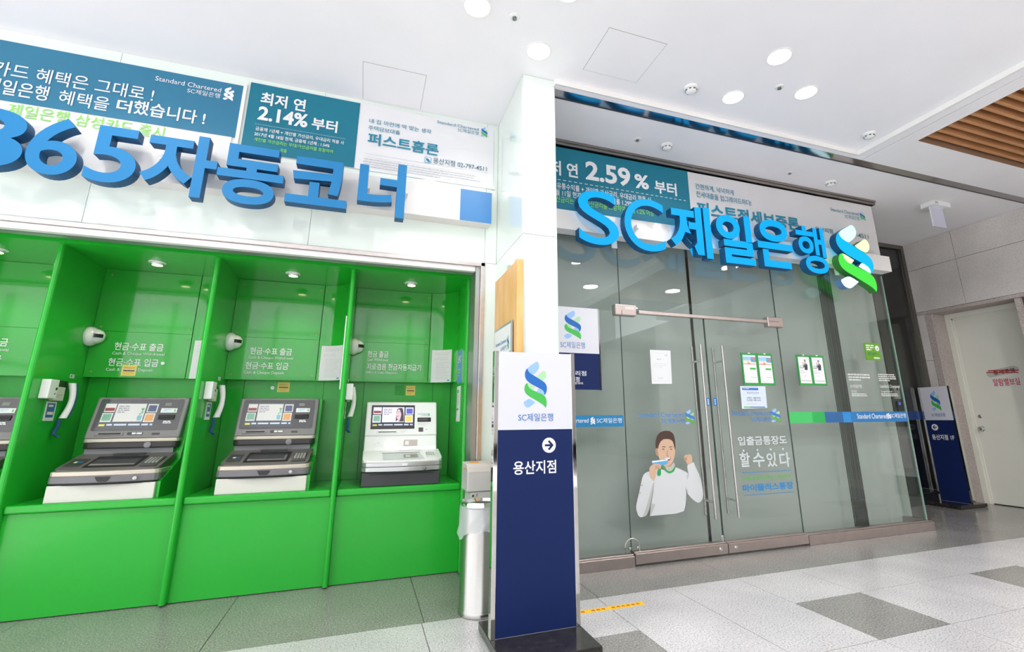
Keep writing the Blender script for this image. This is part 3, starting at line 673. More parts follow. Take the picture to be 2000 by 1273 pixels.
def bowed(x0, x1, yf, yb, bow=.03, r=.05, n=10):
    """plan outline of a tray with a gently bowed front and rounded front corners (x,y)"""
    pts = [(x1, yb)]
    pts += [(x1-r+r*math.cos(math.radians(a)), yf+r+bow-bow*0-r*math.sin(math.radians(a))) for a in (0, 30, 60, 90)]
    for j in range(1, n):
        a = j/n; x = (x1-r)+(x0+r-(x1-r))*a; pts.append((x, yf+bow-bow*math.sin(a*math.pi)))
    pts += [(x0+r-r*math.sin(math.radians(a)), yf+r+bow-r*math.cos(math.radians(a))) for a in (0, 30, 60, 90)]
    pts.append((x0, yb)); return pts
def grey_machine(i, label):
    x = DV[i]+.197; W = .615; t = thing('cash_machine', label, 'cash machine', (x+W/2, 4.7, ZCT), 'grey cash machines in the green booths')
    y = 4.43
    box('cabinet', BEIGE, t, x+.0, x+W-.0, y, y+.03, ZCT, .80, bevel=.004)
    MB().prism([(y+.031, ZCT), (5.085, ZCT), (5.085, 1.05), (4.84, 1.05), (4.80, .93), (y+.031, .80)], 0, x+.006, x+W+.022).build('housing', GREEN, t)
    MB().prism([(4.84, 1.05), (5.085, 1.05), (5.085, 1.405), (4.905, 1.405)], 0, x+.006, x+W+.022).build('housing', GREEN, t)
    # deck: bands
    for z0, z1, e, m, nm in ((.798, .812, .012, SLOT, 'deck_shadow_gap'), (.812, .858, 0, GREYP, 'deck_lower_band'), (.858, .889, .002, CHAMP, 'deck_trim')):
        MB().prism(bowed(x-.012+e, x+W+.012-e, y-.035+e, y+.35), 2, z0, z1).build(nm, m, t, bevel=.005 if nm != 'deck_shadow_gap' else 0)
    # sloping deck top
    F = tilted(x, y-.028, .889, y+.36, .985)
    n0 = bowed(x+.004, x+W-.004, y-.02, y+.36, .03, .05)
    sl_ = (.985-.889)/.39
    m = MB(); n = len(n0)
    m.add([(px_, py_, .889) for px_, py_ in n0]+[(px_, py_, .892+(py_-(y-.02))*sl_) for px_, py_ in n0], [list(range(n)), list(range(n, 2*n))[::-1]]+[(k, k+n, (k+1) % n+n, (k+1) % n) for k in range(n)])
    m.build('deck_top', mat('deck_grey', (.13, .115, .115), .35), t, bevel=.003)
    Fd = Fr((x, y-.02, .8935), (1, 0, 0), (0, 1, sl_))
    plate(Fd, .15, .46, .07, .31, SLOT, t, 'screen_well', 0, .002)
    plate(Fd, .17, .44, .10, .28, mat('deck_glass', (.05, .055, .06), .05, coat=1), t, 'lower_display', .002, .004)
    plate(Fd, .03, .12, .10, .26, DGREY, t, 'side_pad', 0, .005, bevel=.002)
    rects(Fd, [(.06, .08, .16, .19)], mat('mark_cream', (.7, .7, .5), .4), t, 'pad_mark', .006); rects(Fd, [(.085, .105, .16, .19)], BLUE, t, 'pad_mark', .006)
    kp = plate(Fd, .485, .585, .06, .27, DGREY, t, 'keypad', 0, .006, bevel=.002)
    km = MB()
    for a in range(4):
        for b in range(4):
            u, v = .497+a*.021, .12+b*.032
            vs = [Fd.p(uu, vv, d) for d in (.006, .011) for uu, vv in ((u, v), (u+.014, v), (u+.014, v+.024), (u, v+.024))]
            km.add(vs, [(3, 2, 1, 0), (4, 5, 6, 7), (0, 1, 5, 4), (1, 2, 6, 5), (2, 3, 7, 6), (3, 0, 4, 7)])
    o = km.build('keys', mat('key_steel', (.55, .55, .52), .35, metal=.6), kp)
    plate(Fd, .22, .42, .335, .365, DGREY, t, 'coin_lid', 0, .008, bevel=.002)
    # front details
    Ff = FY(y-.036)
    flat(Ff, [[(x+.27, .853), (x+.36, .853), (x+.345, .825), (x+.335, .820), (x+.295, .820), (x+.285, .825)]], BLACK, t, 'latch_recess', .003)
    MB().lathe((x+.50, y-.034, .835), [(.013, .005), (.013, -.006), (.008, -.008), (0, -.008)], 16, 1, cap=False).build('lock', mat('lock_silver', (.5, .5, .5), .3, metal=.6), t, smooth=True)
    # upper part: riser, black band, trim, panel
    box('riser', mat('riser_grey', (.20, .20, .215), .35), t, x+.02, x+W-.03, y+.355, y+.375, .975, 1.03)
    MB().prism(bowed(x+.0, x+W, 4.755, 4.95, .012, .04), 2, 1.022, 1.068).build('dark_band', mat('band_charcoal', (.035, .03, .03), .35), t, bevel=.010, seg=3)
    MB().lathe((x+.42, 4.752, 1.046), [(.024, .006), (.024, -.003), (.018, -.005), (0, -.005)], 20, 1, cap=False).build('mirror', mat('lock_grey', (.20, .20, .21), .3, metal=.5), t, smooth=True)
    MB().prism(bowed(x-.002, x+W+.002, 4.76, 4.96, .012, .03), 2, 1.068, 1.096).build('upper_trim', CHAMP, t, bevel=.006)
    pn = MB(); A, B = (4.775, 1.096), (4.885, 1.41)
    pn.prism([A, (4.96, 1.096), (4.96, 1.41), B], 0, x, x+W); pn.build('upper_panel', mat('panel_grey', (.22, .21, .215), .3), t, bevel=.012, seg=3)
    Fu = tilted(x, A[0], A[1], B[0], B[1]); 
    flat(Fu, [rrect(.025, W-.03, .06, .318, .015)], mat('panel_glass', (.075, .07, .08), .06, coat=1), t, 'fascia_glass', .001)
    screen_art(Fu, .055, .42, .075, .295, t, d=.0018)
    sf = plate(Fu, .06, .24, .022, .048, mat('slot_frame', (.24, .23, .235), .3), t, 'slot_frame', 0, .006, bevel=.002)
    rects(Fu, [(.085, .225, .03, .041)], SLOT, sf, 'card_slot', .007)
    plate(Fu, .265, .365, .026, .048, DGREY, t, 'badge', 0, .003); rects(Fu, [(.295, .32, .030, .044), (.325, .36, .030, .044)], PW, t, 'badge_print', .004)
    plate(Fu, .455, .50, .262, .288, mat('lens_grey', (.22, .23, .2), .2), t, 'camera_window', 0, .003)
    ns = plate(Fu, .438, .548, .205, .242, PW, t, 'name_strip', .001, .003)
    greek(Fu, .455, .525, .212, .234, 2, LBLUE, ns, d=.0035, word=.03); emblem(Fu, .528, .540, .211, .236, ns, EGREEN, .0035)
    cr = plate(Fu, .435, .545, .148, .186, BLACK, t, 'card_reader', .001, .010, bevel=.003); plate(Fu, .445, .535, .160, .168, SLOT, cr, 'card_slot', .010, .011)
    greek(Fu, .475, .53, .112, .136, 2, PW, t, d=.003, word=.014, fill=.7, last=1)
    plate(Fu, .425, .475, .026, .040, DGREY, t, 'small_slot', 0, .003)
    return t
grey_machine(0, 'grey cash machine mostly cut off by the left photo edge')
grey_machine(1, 'grey cash machine with angled screen, first whole one from the left')
grey_machine(2, 'middle grey cash machine with a plant advert on its screen')

def white_machine():
    x, W, y = .028, .634, 4.43
    t = thing('cash_machine', 'white cash machine with a woman on its screen, dark base', 'cash machine', (x+W/2, 4.7, ZCT))
    box('base', mat('base_charcoal', (.045, .047, .052), .45), t, x+.0, x+W-.005, y, 5.08, ZCT, .80, bevel=.006)
    box('base_slot', SLOT, t, x+.06, x+W-.06, y-.002, y, .783, .789)
    pl = bowed(x-.008, x+W+.02, y-.05, y+.45, .035, .07, 12)
    MB().prism(pl, 2, .805, .842).build('lower_band', mat('silver_band', (.55, .56, .57), .3, metal=.7), t, bevel=.006, seg=3, smooth=False)
    MB().prism(pl, 2, .8435, .878).build('upper_band', mat('silver_band', (.55, .56, .57), .3, metal=.7), t, bevel=.006, seg=3)
    sl_ = .22
    pl2 = bowed(x-.004, x+W+.016, y-.042, y+.30, .035, .07, 12); m = MB(); n = len(pl2)
    m.add([(a, b, .878) for a, b in pl2]+[(a, b, .884+(b-y+.042)*sl_) for a, b in pl2], [list(range(n)), list(range(n, 2*n))[::-1]]+[(k, k+n, (k+1) % n+n, (k+1) % n) for k in range(n)])
    m.build('deck', WPLAST, t, bevel=.006, seg=3)
    prof = [(y+.27, .93), (y+.30, .985), (y+.33, 1.075), (y+.325, 1.09), (y+.42, 1.375), (y+.43, 1.38), (y+.62, 1.38), (y+.62, .80), (y+.27, .80)]
    MB().prism(prof, 0, x, x+W).build('body', WPLAST, t, bevel=.022, seg=4)
    Fd = Fr((x, y-.042, .8845), (1, 0, 0), (0, 1, sl_))
    flat(Fd, [[(.16, .06), (.50, .06), (.475, .25), (.155, .25)]], mat('deck_display', (.42, .47, .47), .08, coat=1), t, 'lower_display', .001)
    flat(Fd, [[(.155, .245), (.475, .245), (.475, .256), (.155, .256)]], PB, t, 'display_edge', .0015)
    rects(Fd, [(.33, .45, .09, .19)], mat('deck_reflect', (.18, .19, .19), .2), t, 'display_patch', .0017); rects(Fd, [(.345, .385, .11, .17)], mat('deck_mark', (.5, .5, .48), .2), t, 'display_patch', .002)  # deck_reflect patch paints a reflection into the display
    kp = plate(Fd, .515, .60, .10, .26, mat('keypad_base', (.72, .73, .73), .3), t, 'keypad', 0, .003)
    km = MB()
    for a in range(4):
        for b in range(3):
            u, v = .522+a*.019, .14+b*.036; km.add([Fd.p(uu, vv, .005) for uu, vv in ((u, v), (u+.013, v), (u+.013, v+.024), (u, v+.024))], [(0, 1, 2, 3)])
    km.build('keys', mat('key_grey', (.35, .36, .37), .4), kp)
    Fb = tilted(x, y+.30, .985, y+.33, 1.075)
    plate(Fb, .34, .46, .005, .06, mat('sticker_pink', (.52, .45, .42), .4), t, 'label_plate', 0, .003, bevel=.001); rects(Fb, [(.352, .385, .015, .05)], PW, t, 'label_print', .0035)
    flat(Fb, [arc(.12, .03, .014, 0, 180, 8)+arc(.09, .03, .014, 180, 360, 8)], mat('pale_mark', (.68, .70, .69), .4), t, 'pale_mark', .001)
    Fs = FY(y+.27); rects(Fs, [(x+.30, x+.49, .945, .956)], mat('slit_grey', (.45, .46, .47), .3), t, 'coin_slit', .004)
    Fu = tilted(x, y+.325, 1.09, y+.42, 1.375)
    plate(Fu, .045, .43, .052, .275, PB, t, 'display_frame', 0, .002)
    screen_art(Fu, .05, .425, .058, .27, t, woman=True, d=.0025)
    cr = plate(Fu, .455, .58, .115, .155, BLACK, t, 'card_reader', 0, .006, bevel=.003); plate(Fu, .465, .55, .127, .143, DGREY, cr, 'card_slot', .006, .008)
    text('Standard Chartered', Fu, .455, .548, .186, .197, TEALT, t, d=.002); text('SC제일은행', Fu, .495, .548, .172, .183, TEALT, t, d=.002); emblem(Fu, .553, .569, .170, .198, t, EGREEN, .002)
    greek(Fu, .46, .575, .075, .10, 2, mat('pale_mark2', (.62, .62, .61), .4), t, d=.002, word=.02)
    plate(Fu, .468, .51, .022, .062, mat('sensor', (.06, .055, .05), .2), t, 'sensor', 0, .003, bevel=.002); rects(Fu, [(.538, .545, .04, .047)], PB, t, 'keyhole', .002)
    plate(Fu, .10, .285, .014, .036, WPLAST, t, 'slot_frame', 0, .004, bevel=.002); rects(Fu, [(.115, .27, .021, .028)], SLOT, t, 'card_slot', .005)
    greek(Fu, .31, .375, .012, .034, 2, mat('pale_mark2', (.62, .62, .61), .4), t, d=.002, word=.015)
    MB().lathe((x+.495, y-.048, .825), [(.014, .006), (.014, -.006), (.009, -.009), (0, -.009)], 18, 1, cap=False).build('lock', mat('lock_grey', (.20, .20, .21), .3, metal=.5), t, smooth=True)
    plate(FY(y-.05), x+.31, x+.352, .85, .87, PW, t, 'label_plate', 0, .003)
white_machine()

# ================================================================== SIGNS
def glyph3d(ch, fr_y, thick, x0, x1, z0, z1, mats, parent, bold=.03, name='letter'):
    c = bpy.data.curves.new('g', 'FONT'); c.body = ch; c.offset = bold; c.resolution_u = 8; c.extrude = .5; c.bevel_depth = 0
    o = bpy.data.objects.new('g', c); me = bpy.data.meshes.new_from_object(o); bpy.data.objects.remove(o); bpy.data.curves.remove(c)
    vs = [v.co.copy() for v in me.vertices]; xs = [v.x for v in vs]; ys = [v.y for v in vs]
    a0, a1, b0, b1 = min(xs), max(xs), min(ys), max(ys)
    m = MB(); m.v = [(x0+(v.x-a0)/(a1-a0)*(x1-x0), fr_y+(.5-v.z)*thick, z0+(v.y-b0)/(b1-b0)*(z1-z0)) for v in vs]
    for p in me.polygons:
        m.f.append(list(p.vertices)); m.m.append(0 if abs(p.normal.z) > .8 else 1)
    bpy.data.meshes.remove(me)
    return m.build(name, mats, parent)
# --- left sign
yf = 3.765
t = thing('letter_sign', 'long white sign box with raised blue letters over the green booths', 'sign', (-1.4, 3.99, 2.91))
box('sign_box', mat('sign_box_white', (.74, .73, .72), .4), t, -4.6, .948, 3.933, YW, 2.90, 3.20, bevel=.003)
plate(FY(3.933), .663, .946, 2.902, 3.199, mat('square_blue', '2c74b0', .4), t, 'blue_square', 0, .001)
box('lamp_cap', WPLAST, t, .34, .46, 3.95, 4.05, 3.20, 3.235, bevel=.02)
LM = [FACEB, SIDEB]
def bb(px_, y): 
    P = [at(a, b, 1, y) for a, b in px_]; return min(p.x for p in P), max(p.x for p in P), min(p.z for p in P), max(p.z for p in P)
six = bb([(47.8, 301), (110.6, 228.4), (151, 307.6), (110.6, 343)], yf)
letters = [('6', [(47.8, 301), (110.6, 228.4), (163, 260), (110.6, 343)], .012), ('5', [(164.7, 319), (201, 246), (270, 255), (264, 330), (211, 356.6)], .012),
 ('자', [(271.5, 336.5), (392, 266), (424.8, 318), (377, 385)], .028), ('동', [(426, 321), (450, 278.7), (555, 339), (497, 400.5), (432, 361)], .028),
 ('코', [(557, 375), (581, 304), (677, 390), (675.7, 404.5), (565, 394)], .030), ('너', [(697, 391), (705, 319.5), (780, 321.7), (795.4, 323), (788, 427)], .030)]
for ch, pts, bd in letters:
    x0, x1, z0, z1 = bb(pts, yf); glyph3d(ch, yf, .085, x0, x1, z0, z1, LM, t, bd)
pass
glyph3d('3', yf, .085, -2.55, -2.20, six[2], six[3], LM, t, .012)
sb = MB()
for xx in (-2.3, -1.85, -1.5, -1.2, -.85, -.4, -.1, .2): sb.box(xx-.012, xx+.012, yf+.085, 3.933, 3.04, 3.07)
sb.build('standoff', WPLAST, t)
# --- right lit sign
t = thing('letter_sign', 'white sign box with raised lit cyan letters and ribbon emblem over the doors', 'sign', (3.7, 3.98, 2.93))
YSB = 3.905
box('sign_box', mat('sign_box_white', (.74, .73, .72), .4), t, 1.33, 5.985, YSB, YG-.012, 2.935, 3.13, bevel=.003)
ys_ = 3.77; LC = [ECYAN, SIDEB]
for ch, pts, bd in (('S', [(1130, 437), (1163, 372), (1209, 450), (1180, 479)], .0), ('C', [(1219.5, 430), (1257.6, 388), (1299, 457), (1270, 490.5)], .0),
    ('제', [(1312, 478), (1368, 404), (1394.5, 506)], .03), ('일', [(1398.5, 439), (1418, 417.5), (1466, 424), (1474, 519)], .03),
    ('은', [(1480, 474), (1511, 430), (1549, 490), (1547, 526)], .03), ('행', [(1554, 454), (1560, 440.7), (1616, 503), (1590, 533)], .016)):
    x0, x1, z0, z1 = bb(pts, ys_)
    if ch == '은': z0 = at(1547, 526, 1, ys_).z
    if ch == '제': z0 = at(1394.5, 506, 1, ys_).z
    if ch == '행': z0 = at(1590, 533, 1, ys_).z; z1 = at(1592, 444, 1, ys_).z
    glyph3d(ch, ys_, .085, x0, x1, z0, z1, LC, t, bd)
def emblem3d(x0, x1, z0, z1, y, th, parent):
    mm = dict(pb1=(EMLB, SIDEL), blue=(EMCY, SIDEB), pg1=(EMLG, SIDEG), pg2=(EMLG, SIDEG), pb2=(EMLB, SIDEL), green=(EMGR, SIDEG), pb3=(EMLB, SIDEL))
    for k, pl in EMB.items():
        p2 = [(x0+(a-727)/293*(x1-x0), z1-(b-360)/473*(z1-z0)) for a, b in chaikin(chaikin(pl))]
        m = MB(); m.prism(p2, 1, y, y+th); n = len(p2)
        for q in range(len(m.f)): m.m[q] = 1
        m.m[0] = m.m[1] = 0
        m.build('emblem_piece', list(mm[k]), parent)
ex = bb([(1637, 480), (1666, 440), (1711, 560), (1709, 570)], ys_)
emblem3d(at(1642, 545, 1, ys_).x, at(1704, 505, 1, ys_).x, at(1709, 570, 1, ys_).z, at(1668, 440, 1, ys_).z, ys_, .085, t)
sb = MB()
for xx in (2.0, 2.4, 2.9, 3.1, 3.5, 4.0, 4.5, 4.75, 5.3): sb.box(xx-.012, xx+.012, ys_+.085, YSB, 3.02, 3.06)
sb.build('standoff', WPLAST, t)
# hanging tabs below the box
for x in (2.22, 3.95, 4.35, 5.2): box('bracket_tab', WPLAST, t, x-.03, x+.03, YG-.03, YG-.02, 2.85, 2.935)

# ================================================================== BANNERS
def banner(fr, u0, u1, v0, v1, label, m, loc):
    t = thing('banner', label, 'banner', loc); b = MB(); nx, nz = 24, 6; vs = []
    for j in range(nz+1):
        for i in range(nx+1):
            u = u0+(u1-u0)*i/nx; v = v0+(v1-v0)*j/nz
            vs.append(fr.p(u, v, .006+.0012*math.sin(i*1.3+j*.7)+.001*math.sin(j*2.1)))
    b.add(vs, [(j*(nx+1)+i, j*(nx+1)+i+1, (j+1)*(nx+1)+i+1, (j+1)*(nx+1)+i) for j in range(nz) for i in range(nx)])
    b.build('cloth', m, t, smooth=True); return t
F = FY(YW)
t = banner(F, -4.3, -1.15, 3.225, 3.885, 'blue and white banner at far left above the booth sign', BWHITE, (-2.7, YW, 3.23))
rects(F, [(-4.29, -1.105, 3.41, 3.885)], BBLUE, t, 'blue_field', .0095)
def hl(s, lb, rb, h, m, parent, bold=0.0, d=.0135, fr=None):
    f_ = fr or F; a = uv(f_, *lb); b = uv(f_, *rb); v = (a[1]+b[1])/2; return text(s, f_, a[0], b[0], v, v+h, m, parent, bold=bold, d=d)
def line(s, lb, rt, m, parent, bold=0.0, d=.0135, fr=None): return textpx(s, fr or F, lb, rt, m, parent, bold=bold, d=d)
hl('카드 혜택은 그대로 !', (-17, 152), (300, 196.5), .118, PW, t, .004)
hl('제일은행', (-32, 181), (93, 199), .120, PW, t, .009); hl('혜택을', (113, 205), (212, 218), .115, PW, t, .004)
hl('더', (227, 218.4), (256, 223.5), .105, PW, t, .022); hl('했습니다 !', (259, 226), (400, 244), .118, PW, t, .014)
hl('제일은행 삼성카드 출시', (13, 229), (320, 270), .098, BLGREEN, t, .002)
hl('Standard Chartered', (303.7, 160.6), (432.4, 180.7), .040, PW, t); hl('SC제일은행', (366, 183.7), (430, 193), .043, PW, t)
a, b = uv(F, 435, 199), uv(F, 460, 174); emblem(F, a[0], b[0], uv(F, 450, 199)[1], uv(F, 450, 172)[1], t, PW, .0135)
box('batten', WPLAST, t, -1.125, -1.10, YW-.02, YW, 3.23, 3.90)
# teal and white banner
t = banner(F, -1.085, .985, 3.30, 3.945, 'teal and white banner reading 2.14% above the booth sign', BWHITE, (0, YW, 3.3))
rects(F, [(-1.08, -.232, 3.305, 3.935)], TEAL, t, 'teal_field', .0095)
hl('최저 연', (508, 206), (596, 219.6), .118, PW, t, .026); hl('2.14%', (502.6, 236.5), (600, 250), .128, PW, t, .03); hl('부터', (608, 253), (658, 261.5), .112, PW, t, .026)
a, b = uv(F, 499, 243), uv(F, 676, 271); n = 60
rects(F, [(a[0]+(b[0]-a[0])*k/n, a[0]+(b[0]-a[0])*(k+.5)/n, a[1]-.002, a[1]+.001) for k in range(n)], PW, t, 'dotted_rule', .0135)
hl('금융채 1년제 + 개인별 가산금리, 우대금리 적용 시', (499, 257.5), (671, 283), .036, PW, t, .01); hl('2017년 4월 18일 현재, 금융채 1년제 : 1.54%', (496.7, 267.7), (643.7, 289), .036, PW, t, .01)
hl('개인별 가산금리는 우대/가산금리를 포함하여', (496, 278), (650, 300), .034, BLGREEN, t, .006); hl('적용', (547.5, 299), (560, 300.5), .034, BLGREEN, t, .006)
hl('내 집 마련에 딱 맞는 생각', (720.6, 243.7), (842, 261), .045, TEALT, t, .004); hl('주택담보대출', (719, 255.5), (781, 264.5), .045, TEALT, t, .004); hl('퍼스트홈론', (717, 285.6), (856, 303.5), .118, TEALT, t, .022)
hl('Standard Chartered', (853.4, 243), (934.3, 256), .030, TEALT, t); hl('SC제일은행', (893.5, 258.6), (934, 264.5), .036, TEALT, t)
emblem(F, uv(F, 939, 260)[0], uv(F, 951.4, 260)[0], uv(F, 945, 269)[1], uv(F, 945, 250)[1], t, d=.0135)
a, b = uv(F, 829, 318), uv(F, 842, 309); flat(F, [rrect(a[0], b[0], a[1], b[1], .006)], TEALT, t, 'hand_icon', .0132); flat(F, [rrect(a[0]+.004, b[0]-.004, a[1]+.004, b[1]-.004, .004)], BWHITE, t, 'hand_icon', .0134)
flat(F, [[(a[0]+.01, b[1]-.01), (b[0]-.02, b[1]-.02), (b[0]-.005, a[1]+.012), (b[0]-.018, a[1]+.005), (a[0]+.012, a[1]+.02)]], TEALT, t, 'hand_icon', .0136)
hl('용산지점 02-797-4511', (845.4, 322.5), (950, 334), .058, mat('print_slate', (.06, .16, .22), .5), t, .006)
a, b = uv(F, 712, 341), uv(F, 950, 359); greek(F, -.16, .93, 3.32, 3.41, 4, PLG, t, d=.0135, word=.02, fill=.35); rects(F, [(-.16, .93, 3.455, 3.458), (-.16, .93, 3.425, 3.427)], PLG, t, 'rule', .0135)
for x in (.97,): box('batten_clip', WPLAST, t, x, x+.03, YW-.02, YW, 3.295, 3.325)

# ================================================================== PIER BOARD
t = thing('wooden_board', 'tall honey coloured wooden board on the pier with a white bank notice', 'board', (1.0, 3.58, .9))
box('panel', WOODB, t, .985, 1.03, 3.245, 3.91, .9, 2.36, bevel=.002)
box('edge_strip', WOODB, t, .978, 1.03, 3.243, 3.295, .9, 2.361, bevel=.002)
Fb = FXm(.978)
plate(Fb, -3.84, -3.335, 1.50, 1.92, mat('frame_grey', (.5, .5, .52), .3, metal=.5), t, 'notice_frame', 0, .012, bevel=.002)
plate(Fb, -3.82, -3.355, 1.52, 1.90, PW, t, 'notice', .012, .013)
text('Standard Chartered', Fb, -3.77, -3.46, 1.775, 1.805, TXTBLUE, t, d=.0145); text('SC제일은행', Fb, -3.62, -3.46, 1.725, 1.755, TXTBLUE, t, d=.0145)
emblem(Fb, -3.44, -3.39, 1.71, 1.82, t, d=.0145)
flat(Fb, [[(-3.82, 1.52), (-3.355, 1.52), (-3.355, 1.70), (-3.5, 1.655), (-3.82, 1.60)]], mat('notice_blue', '2f8ccf', .4), t, 'blue_wave', .014)

# ================================================================== SHOPFRONT
HD = STEELW
XS = (2.265, 3.232, 4.20)
trk = struct('trim_7', MB().box(1.31, 6.06, 4.0, 4.075, 3.875, ZS+.0).box(1.31, 6.06, 3.985, 4.0, 3.905, 3.93), mat('track_steel', (.33, .30, .28), .25, metal=1), bevel=.004)
w1 = struct('window_1', MB().box(1.315, XS[0]-.002, YG, YG+.012, .10, 3.875), GLASS)
w2 = struct('window_2', MB().box(XS[2]+.002, 5.985, YG, YG+.012, .10, 3.875), GLASS)
w6 = struct('window_6', MB().box(XS[0], XS[2], YG, YG+.012, 2.225, 3.875), GLASS)
def rail(name, x0, x1, par, z0=.0, z1=.097, yy=(3.995, 4.10)):
    m = MB().box(x0, x1, yy[0], yy[1], z0, z1-.012).box(x0, x1, yy[0]+.02, yy[1]-.02, z1-.012, z1)
    return m.build(name, HD, par, bevel=.003)
rail('bottom_rail', 1.315, XS[0]-.003, w1); rail('bottom_rail', XS[2]+.003, 6.02, w2, .0, .10)
for x, par in ((XS[0], w1), (XS[2], w2), (1.99, w6)): box('glass_edge', EDGE, par, x-.0015, x+.0015, YG-.001, YG+.013, 2.23 if par is not w6 else 3.13, 3.87)
box('glass_edge', EDGE, w1, XS[0]-.0025, XS[0]-.0005, YG-.001, YG+.013, .10, 2.23); box('glass_edge', EDGE, w2, XS[2]+.0005, XS[2]+.0025, YG-.001, YG+.013, .10, 2.23)
box('return_glass', GLASS, w2, 5.985, 5.997, YG+.012, 5.09, .10, 3.90); box('glass_edge', mat('glass_edge_pale', (.22, .34, .28), .2), w2, 5.984, 5.999, YG-.001, YG+.012, .10, 2.92)
box('glass_fin', GLASSF, w2, 5.095, 5.107, YG+.013, YG+.15, .10, 3.87); box('glass_edge', mat('fin_edge', (.12, .20, .17), .3), w2, 5.095, 5.107, YG+.151, YG+.153, .10, 3.87)
box('return_rail', HD, w2, 5.96, 6.02, 4.10, 5.08, 0, .10, bevel=.003)
doors = []
for k, (a, b) in enumerate(zip(XS, XS[1:])):
    d = struct('door_%d' % (k+3), MB().box(a+.004, b-.003, YG, YG+.012, .10, 2.215), GLASS); doors.append(d)
    rail('bottom_rail', a+.004, b-.003, d, .018, .112)
    box('glass_edge', EDGE, d, (b-.004) if k == 0 else a+.003, (b-.002) if k == 0 else a+.005, YG-.001, YG+.013, .11, 2.21)
    hx_ = 3.098 if k == 0 else 3.358
    for yy, nm in ((3.965, 'handle'), (4.145, 'inner_handle')):
        m = MB(); m.tube([(hx_+(0 if yy < 4 else .03), yy, .32), (hx_+(0 if yy < 4 else .03), yy, 1.92)], .012, 14); m.build(nm, mat('handle_steel', (.62, .57, .56), .14, metal=1), d, smooth=True)
    m = MB()
    for z in (.46, 1.765): m.tube([(hx_, 3.965, z), (hx_+.015, YG, z), (hx_+.03, 4.145, z)], .011, 10)
    m.build('handle_standoff', CHROME, d, smooth=True)
    xl = XS[1]-.085 if k == 0 else XS[1]+.085
    MB().lathe((xl, 3.994, .062), [(.017, .002), (.017, -.006), (.009, -.010), (.007, -.016), (0, -.016)], 18, 1, cap=False).build('lock', CHROME, d, smooth=True)
    Fg = FY(YG)
    sx = XS[1]-.055 if k == 0 else XS[1]+.028
    flat(Fg, [rrect(sx, sx+.036, 1.33, 1.405, .005)], mat('sticker_blue', '1579c9', .4), d, 'push_sticker', .002)
    text('당기시오' [k*2:k*2+2] if False else '미시오', Fg, sx+.009, sx+.027, 1.345, 1.395, PW, d, d=.003) if False else rects(Fg, [(sx+.011, sx+.025, z, z+.013) for z in (1.342, 1.361, 1.380)], PW, d, 'sticker_mark', .003)
# patch fittings and header bar
t = thing('door_closer_bar', 'long flat steel bar with two patch fittings across the tops of the glass doors', 'door fitting', (3.23, YG, 2.2))
for a, b, z0, z1 in ((2.195, 2.43, 2.175, 2.285), (4.05, 4.262, 2.165, 2.275)): box('patch_fitting', HD, t, a, b, YG-.03, YG+.042, z0, z1, bevel=.010, seg=3)
box('bar', HD, t, 2.46, 4.05, YG-.02, YG+.03, 2.205, 2.238, bevel=.004)
box('patch_cover', STEEL, t, 2.30, 2.40, YG-.032, YG-.03, 2.235, 2.262)
box('patch_joint', SLOT, t, XS[0]-.002, XS[0]+.002, YG-.0315, YG-.03, 2.176, 2.228); box('patch_joint', SLOT, t, 4.06, XS[2], YG-.0315, YG-.03, 2.222, 2.226)
t = thing('cable_lock', 'thin U shaped steel lock standing on the rail left of the doors', 'lock', (2.26, 4.0, .1))
MB().tube([(2.19+.003*0, 4.03, .1)]+[(2.26-.07*math.cos(math.radians(a)), 4.03, .15+.065*math.sin(math.radians(a))) for a in range(0, 181, 12)]+[(2.33, 4.03, .1)], .005, 8).build('shackle', STEEL, t, smooth=True)
for x in (2.235, 2.31): box('lock_body', STEEL, t, x-.011, x+.011, 4.02, 4.045, .13, .15, bevel=.003)
t = thing('floor_bolt', 'small steel bolt at the foot of the door centre joint', 'bolt', (3.2, YG, .11)); box('bolt_plate', CHROME, t, 3.195, 3.222, YG-.014, YG-.001, .112, .165, bevel=.002); MB().tube([(3.208, YG-.018, .1), (3.208, YG-.018, .15)], .004, 8).build('bolt_rod', CHROME, t, smooth=True)

# blinds and chains behind the glass
def blind(x0, x1, label):
    t = thing('roller_blind', label, 'blind', ((x0+x1)/2, 4.30, .1), 'pale roller blinds lowered behind the shopfront')
    m = MB(); n = 30; vs = [(x0+(x1-x0)*i/n, 4.30+.0025*math.sin(i*.9), z) for z in (.02, 3.9) for i in range(n+1)]
    m.add(vs, [(i, i+1, n+2+i, n+1+i) for i in range(n)]); m.build('fabric', BLIND, t, smooth=True)
    box('hem_bar', mat('hem_grey', (.35, .36, .35), .5), t, x0, x1, 4.293, 4.308, .0, .03)
blind(1.37, 3.255, 'wide pale roller blind behind the left glass door and the pane beside the pier')
blind(3.29, 5.20, 'wide pale roller blind behind right glass door and next pane'); blind(5.42, 6.13, 'narrow pale roller blind behind the last pane at the glass corner')
box('blind_gap_strip', DARKR, None, 3.258, 3.287, 4.33, 4.36, 0, 3.9).name = 'interior_shade_strip'  # added dark strip stands in for the unlit interior between the blinds
tag(bpy.data.objects['interior_shade_strip'], 'dark strip for the unlit interior between the blinds behind the left door', 'strip')
